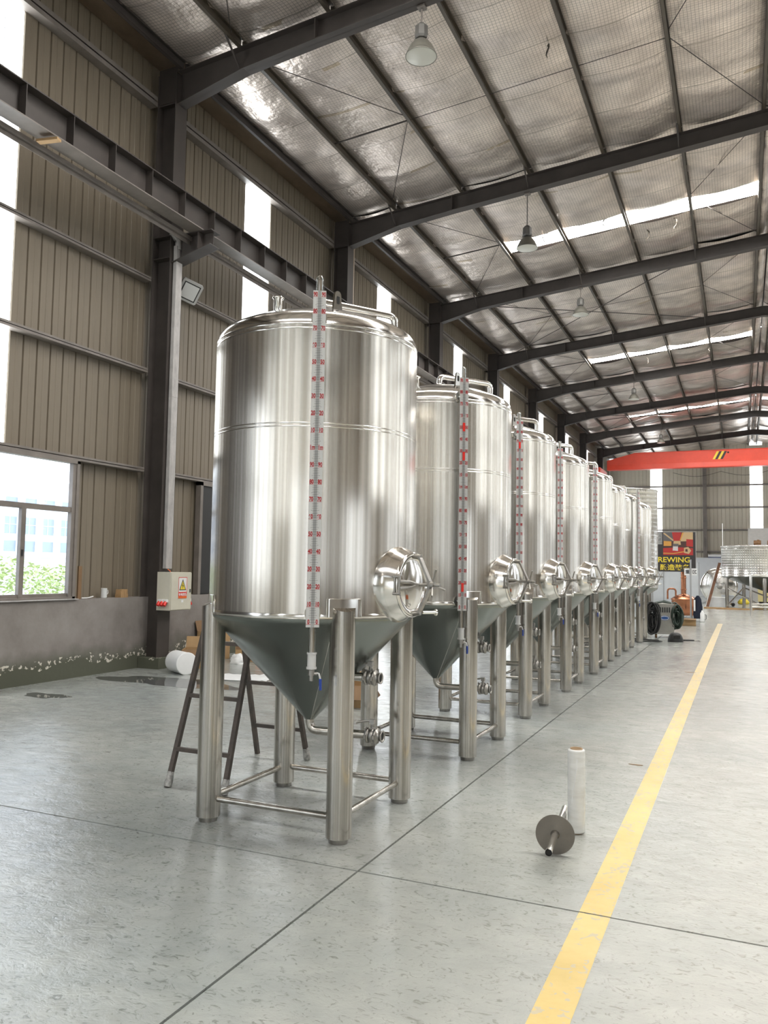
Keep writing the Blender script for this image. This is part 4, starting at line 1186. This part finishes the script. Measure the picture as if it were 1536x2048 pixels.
# floor cables
mb = MB().tube([(-2.6, 19.9, .012), (-2.2, 19.5, .012), (-1.85, 19.3, .012), (-1.65, 19.15, .012), (-1.7, 19.0, .012), (-2.2, 18.95, .012), (-2.6, 19.1, .012), (-2.0, 19.25, .03), (-1.75, 19.45, .012)], .011, 7)
tag(mb.build('power_cable', CABLE), 'black power cable looped on the floor in front of the welder', 'cable')
t = thing('welding_helmet', 'black welding helmet lying on the floor beside the welder', 'helmet', (-1.38, 19.35, 0), .3)
mb = MB(); nu, nv = 20, 10
for j in range(nv + 1):
    for i in range(nu):
        a = 2 * PI * i / nu; b = PI / 2 * j / nv
        mb.v.append((.17 * math.cos(a) * (math.cos(b) ** .7), .13 * math.sin(a) * (math.cos(b) ** .7), .21 * math.sin(b)))
for j in range(nv):
    for i in range(nu):
        mb.f.append((j * nu + i, j * nu + (i + 1) % nu, (j + 1) * nu + (i + 1) % nu, (j + 1) * nu + i)); mb.sm.append(True); mb.mi.append(0)
mb.build('shell', CABLE, t)
MB().box(-.07, .07, -.136, -.11, .08, .15).build('visor', DARKHOLE, t)
t = thing('welding_torch', 'black welding torch lying on the floor right of the helmet', 'torch', (-1.12, 19.6, 0))
MB().tube([(-.15, -.06, .03), (0, 0, .03), (.12, .02, .03)], [.022, .02, .016], 8).build('handle', CABLE, t)
MB().tube([(.12, .02, .03), (.2, .03, .03), (.24, .0, .02)], .012, 8).build('nozzle', STEEL_DULL, t)

# ------------------------------------------------------------------ sign, partition, still
t = thing('brewing_sign', 'black signboard reading BREWING in yellow under a red brewery photo', 'sign', (-2.9, 29.0, 1.57))
sx0, sx1 = -1.75, 1.5
MB().box(sx0, sx1, 0, .03, 0, 1.35).build('board', SIGNBLK, t)
MB().box(sx0, sx1, -.008, .0, 1.335, 1.352).box(sx1 - .012, sx1, -.008, 0, 0, 1.35).build('edge_trim', CONDUIT, t)
# printed photo: generic red hall with tan beams
PR = [mat('print_red', (.42, .03, .025), .5), mat('print_tan', (.55, .38, .20), .5), mat('print_dark', (.07, .03, .025), .5), mat('print_pale', (.60, .55, .55), .5), mat('print_gold', (.62, .30, .06), .5), mat('print_grey', (.12, .11, .11), .5)]
px0, pz0, pw, ph_ = .46, .56, .95, .77
mb = MB()
def pr(poly, mi, e): mb.prism([(px0 + u * pw, pz0 + v * ph_) for u, v in poly], -.004 - e * .0006, -.0034 - e * .0006, 'Y', mi=mi)
pr([(0, 0), (1, 0), (1, 1), (0, 1)], 2, 0)
pr([(0, 1), (.3, 1), (.42, .6), (0, .62)], 5, 1); pr([(.7, 1), (1, 1), (1, .62), (.58, .6)], 1, 1)
pr([(.3, 1), (.62, 1), (.56, .6), (.36, .6)], 0, 2)
pr([(0, .95), (.05, .98), (.36, .66), (.33, .62)], 1, 3); pr([(.64, .98), (.70, 1), (.60, .66), (.56, .64)], 4, 3)
pr([(.78, .40), (1, .36), (1, .68), (.78, .70)], 0, 3); pr([(0, .0), (1, .0), (1, .30), (.6, .34), (0, .30)], 0, 2)
pr([(.02, .40), (.28, .40), (.28, .60), (.02, .62)], 4, 3); pr([(.34, .45), (.60, .45), (.58, .62), (.36, .62)], 1, 4)
pr([(.32, .20), (.50, .18), (.50, .46), (.34, .46)], 3, 5); pr([(.34, .38), (.52, .38), (.52, .50), (.34, .50)], 5, 6)
pr([(.62, .44), (.76, .42), (.76, .60), (.62, .60)], 2, 4)
pr([(0, .06), (.35, .05), (.7, .13), (.7, .17), (.35, .09), (0, .10)], 4, 6); pr([(.70, .10), (.86, .05), (.94, .20), (.84, .36), (.70, .32)], 1, 6); pr([(.74, .16), (.82, .14), (.82, .26), (.75, .27)], 2, 7)
mb.build('printed_photo', PR, t)
MB().prism([(-.2, .92), (.43, .92), (.43, 1.33), (-.2, 1.33)], -.005, -.0034).build('side_photo', mat('print_mono', (.10, .10, .10), .5, 0, color2=(.45, .44, .42), vscale=9), t)
text_fit('BREWING', .15, 1.31, .315, .495, -.006, .018).build('lettering', SIGNYEL, t)
text_fit('酿造装备', .36, 1.31, .045, .255, -.006, .018).build('lettering', SIGNYEL, t)
for xx in (-1.6, .1): MB().box(xx - .03, xx + .03, .03, .08, -1.57, 1.3).build('rear_post', GREYPOST, t)
t = thing('area_sign', 'small white sign with black Chinese characters on a grey post', 'sign', (-1.56, 28.75, 0))
MB().cyl((0, 0, 0), (0, 0, 1.98), .028, n=16).build('post', GREYPOST, t)
MB().cyl((0, 0, 0), (0, 0, .015), .14, n=24).build('base', GREYPOST, t)
MB().box(-.20, .20, .03, .042, 1.46, 1.69).build('plate', WHITE, t)
v_, f_ = text_mesh('重', .14, .003); MB().add([(-.10 + p.x, .028, 1.52 + p.y) for p in v_], f_).build('lettering', BLKPRINT, t)
v_, f_ = text_mesh('区', .14, .003); MB().add([(.12 + p.x, .028, 1.52 + p.y) for p in v_], f_).build('lettering', BLKPRINT, t)
t = thing('partition_screen', 'white panelled partition behind the copper still', 'partition', (-2.9, 32.2, 0))
for k in range(5): MB().box(-1.65 + .62 * k, -1.65 + .62 * k + .60, -.01, .01, .02, 1.9).build('panel', OFFWALL, t)
for k in range(6): MB().box(-1.67 + .62 * k, -1.645 + .62 * k, -.02, .02, 0, 1.93).build('post', GREYPOST, t)
t = thing('copper_still', 'copper still with a tall copper column under the black signboard', 'still', (-1.86, 30.0, 0))
MB().lathe([(.36, .08), (.40, .10), (.405, .35), (.405, .60), (.415, .61), (.415, .64), (.40, .65), (.33, .71), (.20, .77), (.09, .80), (.085, .82)], 56).build('pot', COPPER, t)
MB().lathe([(.418, .60), (.425, .605), (.425, .645), (.418, .65)], 56).build('rim_band', COPPER, t)
MB().cyl((-.0, 0, .80), (0, 0, 1.75), .085, n=28).lathe([(.088, .95), (.105, .955), (.105, .975), (.088, .98)], 28).lathe([(.088, 1.35), (.105, 1.355), (.105, 1.375), (.088, 1.38)], 28).build('column', COPPER, t)
MB().tube(fillet([(-.25, -.1, .70), (-.25, -.1, .98), (-.52, -.1, .98), (-.52, -.1, .62)], .1, 7), .03, 12).build('vapour_pipe', COPPER, t)
for k in range(3):
    a = PI * 2 * k / 3 + .5
    MB().cyl((.3 * math.cos(a), .3 * math.sin(a), 0), (.3 * math.cos(a), .3 * math.sin(a), .14), .03, n=12).build('leg', STEEL_LEG, t)
carton('cardboard_box', 'flat tan cardboard box on the floor before the copper still', (-1.46, 25.5, 0), .05, .21, .18, .20, (('S', 95),))
# jacket on the post
mb = MB(); nu, nv = 18, 10
for j in range(nv + 1):
    w_ = [.03, .07, .10, .105, .10, .11, .12, .115, .13, .14, .12][j]
    for i in range(nu):
        a = 2 * PI * i / nu; k = 1 + .22 * math.sin(4 * a + j * .4) + .15 * math.sin(7 * a - j)
        mb.v.append((w_ * k * math.cos(a) + .06, .07 * k * math.sin(a) * (w_ / .15), .80 - .075 * j))
for j in range(nv):
    for i in range(nu):
        mb.f.append((j * nu + i, j * nu + (i + 1) % nu, (j + 1) * nu + (i + 1) % nu, (j + 1) * nu + i)); mb.sm.append(True); mb.mi.append(0)
t = thing('jacket', 'dark blue jacket with a white stripe hung on the sign post', 'jacket', (-1.40, 28.55, 0))
mb.build('cloth', CLOTHBLUE, t)
MB().box(-.06, -.01, -.10, -.04, .30, .66).build('white_panel', WHITE, t)
t = thing('metal_bottle', 'small white bottle on the floor right of the jacket', 'bottle', (-1.16, 27.6, 0))
MB().lathe([(.0, 0), (.06, 0), (.065, .02), (.065, .27), (.03, .33), (.03, .36), (.0, .36)], 24).build('body', WHITE, t)
MB().tube([(.065, 0, .24), (.11, 0, .22), (.11, 0, .1), (.065, 0, .08)], .01, 8).build('handle', CABLE, t)

# ------------------------------------------------------------------ right background: mash tun, platform, lying tank, scrap
t = thing('mash_tun', 'wide shallow dimple-jacketed steel vessel standing on tall legs', 'tank', (.95, 39.3, 0))
MB().lathe([(1.80, 1.42), (1.80, 1.6), (1.80, 2.70), (1.82, 2.705), (1.82, 2.74), (1.79, 2.745), (1.79, 2.0)], 120).build('dimple_shell', DIMPLE, t)
for z in (1.50, 2.60): MB().lathe([(1.802, z - .012), (1.815, z - .005), (1.815, z + .005), (1.802, z + .012)], 120).build('weld_band', STEEL_POL, t)
MB().lathe([(1.80, 1.42), (1.70, 1.36), (.12, .80), (.10, .72)], 80).build('cone', STEEL_CONE, t)
for k in range(5):
    a = math.radians(195 + 72 * k)
    MB().cyl((1.62 * math.cos(a), 1.62 * math.sin(a), 0), (1.62 * math.cos(a), 1.62 * math.sin(a), 1.5), .075, n=20).build('leg', STEEL_LEG, t)
for k in range(5):
    a = math.radians(195 + 72 * k); b = math.radians(195 + 72 * (k + 1))
    MB().cyl((1.62 * math.cos(a), 1.62 * math.sin(a), .12 if k % 2 else .9), (1.62 * math.cos(b), 1.62 * math.sin(b), .9 if k % 2 else .12), .035, n=12).build('brace', STEEL_LEG, t)
MB().cyl((-1.72, -.4, 2.7), (-1.72, -.4, 3.75), .012, n=8).build('dip_rod', STEEL_POL, t)
t = thing('work_platform', 'polished tubular steel platform frame in front of the wide vessel', 'frame', (.95, 32.1, 0))
for sx in (-.67, .67):
    for sy in (-1.5, 1.45):
        MB().cyl((sx, sy, 0), (sx, sy, 1.52), .032, n=16).build('leg', STEEL_POL, t)
for sy in (-1.5, 1.45):
    MB().cyl((-.67, sy, 1.5), (.67, sy, 1.5), .025, n=12).build('top_rail', STEEL_POL, t)
    MB().cyl((-.67, sy, .42), (.67, sy, .42), .02, n=12).build('lower_rail', STEEL_POL, t)
for sx in (-.67, .67):
    MB().cyl((sx, -1.5, 1.5), (sx, 1.45, 1.5), .025, n=12).build('top_rail', STEEL_POL, t)
    MB().cyl((sx, -1.5, .42), (sx, 1.45, .42), .02, n=12).build('lower_rail', STEEL_POL, t)
t = thing('lying_tank', 'round dished end of a steel tank lying on the floor', 'tank', (-1.07, 44.0, 0))
Tl = Matrix.Translation((0, 0, .93)) @ Matrix.Rotation(PI / 2, 4, 'X')
MB().lathe([(.86, -2.2), (.88, -2.1), (.88, -.05), (.885, 0), (.88, .05)], 64, Tl).build('shell', STEEL_CONE, t)
MB().lathe([(.88, .05), (.85, .10), (.70, .15), (.40, .20), (.001, .22)], 64, Tl).build('dished_end', STEEL_POL, t)
MB().lathe([(.12, .19), (.14, .24), (.13, .26), (.001, .26)], 32, Matrix.Translation((.05, 0, -.05)) @ Tl).build('manhole', STEEL_DULL, t)
MB().box(-.6, .6, .2, .35, 0, .16).box(-.6, .6, 1.4, 1.55, 0, .16).build('cradle', WOOD, t)
t = thing('leaning_strip', 'rust-red steel strip leaning in front of the lying tank', 'strip', (-1.47, 40.0, 0))
Ts = Matrix.Rotation(math.radians(15), 4, 'Y') @ Matrix.Rotation(math.radians(-6), 4, 'X')
MB().box(-.06, .06, -.01, .01, .01, 2.1, Ts).build('plate', mat('rust_red', (.22, .10, .055), .6, 0, var=.4, vscale=5), t)
MB().box(-.085, -.06, -.015, .015, .01, 1.9, Ts).build('white_edge', WHITE, t)
tag(put('white_crate', MB().box(-.45, .45, -.3, .3, 0, .42).box(-.47, .47, -.32, .32, .36, .44).mesh('white_crate', WHITE), None, (-1.02, 40.6, 0)), 'white crate on the floor in front of the lying tank', 'crate')
for k, (x, y, l, r_) in enumerate(((-.9, 38.3, 1.3, .1), (-.3, 38.0, 1.5, -.05), (.9, 38.9, 1.2, .2))):
    tag(put('timber_plank', MB().box(-l / 2, l / 2, -.1, .1, 0, .06).mesh('timber_plank', WOOD), None, (x, y - .5 * k * 0, 0), r_),
        ['timber plank on the floor at the foot of the leaning rusty strip', 'middle timber plank on the floor under the wide vessel', 'timber plank farthest right under the wide vessel'][k], 'plank')
t = thing('tool_trolley', 'small grey wheeled trolley beside the left leg of the wide vessel', 'trolley', (-.62, 41.6, 0))
MB().box(-.28, .28, -.2, .2, .16, .52).build('bin', OFFWALL, t)
for sx in (-.22, .22): MB().cyl((sx, -.22, .08), (sx, -.18, .08), .08, n=16).cyl((sx, .18, .08), (sx, .22, .08), .08, n=16).build('wheel', CABLE, t)
t = thing('yellow_machine', 'pale yellow machine cabinet behind the platform frame', 'machine', (1.3, 47.0, 0))
MB().box(-.55, .55, -.4, .4, .1, 1.15).build('case', mat('machine_yellow', (.58, .50, .24), .5), t)
MB().box(-.5, .5, -.35, .35, 0, .1).build('plinth', BLACK, t)
tag(put('yellow_bag', MB().lathe([(.01, 0), (.24, .02), (.28, .12), (.18, .25), (.03, .32)], 18).mesh('yellow_bag', SIGNYEL), None, (.05, 44.4, 0)), 'small yellow sack in the dark clutter under the wide vessel', 'sack')
pw_ = MB().box(.35, XR - .3, 52.0, 52.15, 0, 4.2).build('wall_partition', mat('grey_board', (.42, .41, .39), .7, 0, var=.08)); tag(pw_, kind='structure')
t = thing('steel_rack', 'rack carrying rusty brown motors behind the wide vessel', 'rack', (2.2, 50.8, 0))
for sx in (-1.7, 1.7):
    for sy in (-.3, .3): MB().box(sx - .03, sx + .03, sy - .03, sy + .03, 0, 3.1).build('post', GREYPOST, t)
MB().box(-1.75, 1.75, -.35, .35, 3.1, 3.16).build('shelf', GREYPOST, t)
for k, x in enumerate((.85, 1.55, 2.3)):
    mm = MB().cyl((-.22, 0, .14), (.16, 0, .14), .14, n=18).box(-.15, .15, -.12, .12, 0, .05).box(-.05, .08, -.05, .05, .26, .32).mesh('rusty_motor', mat('motor_rust', (.24, .13, .06), .7, 0, var=.3, vscale=8))
    tag(put('rusty_motor', mm, None, (x, 50.75, 3.16)), ['leftmost rusty motor on the rack', 'second rusty motor on the rack from the left', 'third rusty motor on the rack from the left'][k], 'motor', 'rusty motors on the rack')
t = thing('plastic_pipe_bundle', 'long white pipe lying high along the white far wall', 'pipe', (-1.55, 58.01, 2.552))
MB().cyl((-.5, 0, .13), (1.5, 0, .13), .11, n=20).build('pipe', WHITE, t)
MB().box(-.52, 1.5, -.12, .02, 0, .02).build('blue_base', BLUE, t)
# hanging wire on the end wall
wpts = []
for s in range(2):
    for i in range(13):
        u = i / 12; wpts.append((-4.2 + 3.0 * s + 3.0 * u, 57.8, 8.28 - .30 * math.sin(PI * u)))
tag(MB().tube(wpts, .012, 5).build('slack_cable', CABLE), 'thin slack cable strung across the far wall under the red crane', 'cable')
# scraps on the floor
for k, (x, y, s, lb) in enumerate(((-.80, 6.9, .05, 'tiny dark scrap on the floor left of the yellow line'), (-.75, 13.6, .08, 'dark flake on the far floor beside the yellow line'))):
    r = random.Random(k); pts = [(s * math.cos(a) * r.uniform(.5, 1.2), s * .3 * math.sin(a) * r.uniform(.4, 1)) for a in [i * PI / 5 for i in range(10)]]
    tag(put('floor_scrap', MB().prism(pts, 0, .004, 'Z').mesh('floor_scrap', CARD_D), None, (x, y, 0)), lb, 'scrap')

# ------------------------------------------------------------------ outside the window
yd = MB().box(-120, XW - .15, -60, 160, -.25, -.15).build('ground_outside', YARD); tag(yd, kind='structure')
t = thing('factory_building', 'white factory block across the yard, seen through the window', 'building', (-75, 70, -.2))
MB().box(-6, 0, -45, 60, 0, 11.1).build('wall', HOUSE, t)
for k in range(-14, 16):
    y = k * 2.72
    MB().box(0, .35, y - .42, y + .42, 0, 9.6).build('pilaster', HOUSE, t)
    for za, zb in ((2.9, 4.1), (4.9, 6.8), (8.0, 9.0)):
        o = MB().box(.0, .06, y + .42, y + 2.30, za, zb).build('window', HOUSEW, t)
        if za == 4.9: MB().box(.06, .10, y + 1.33, y + 1.39, za, zb).box(.06, .10, y + .42, y + 2.3, 5.9, 5.96).build('glazing_bar', HOUSE, o)
MB().box(0, .5, -45, 60, 10.9, 11.25).build('parapet', HOUSE, t)
t = thing('boundary_wall', 'low white boundary wall behind the hedge outside', 'wall', (-24, 22, -.2))
MB().box(-.1, .1, -25, 40, 0, 1.9).build('wall', HOUSE, t)
MB().box(-.14, .14, -25, 40, 1.9, 1.98).build('coping', OFFWALL, t)
t = thing('hedge', 'pale green leafy hedge outside the window', 'hedge', (-13.5, 12.5, -.2))
mb = MB(); r = random.Random(5)
for k in range(9000):
    p = Vector((r.gauss(0, .45), r.uniform(-5, 6), 0)); hh = 1.72 + .25 * mnoise.noise((p.y * .9, p.x, 2)); p.z = hh * r.random() ** .6
    a, b = r.uniform(0, 6.28), r.uniform(-.9, .9); s = r.uniform(.03, .07)
    u = Vector((math.cos(a), math.sin(a), b)).normalized() * s; v = u.orthogonal().normalized() * s * .5
    mb.add([p - u, p + v, p + u, p - v], [(0, 1, 2, 3)])
h_ = mb.build('foliage', LEAF, t); h_['kind'] = 'stuff'
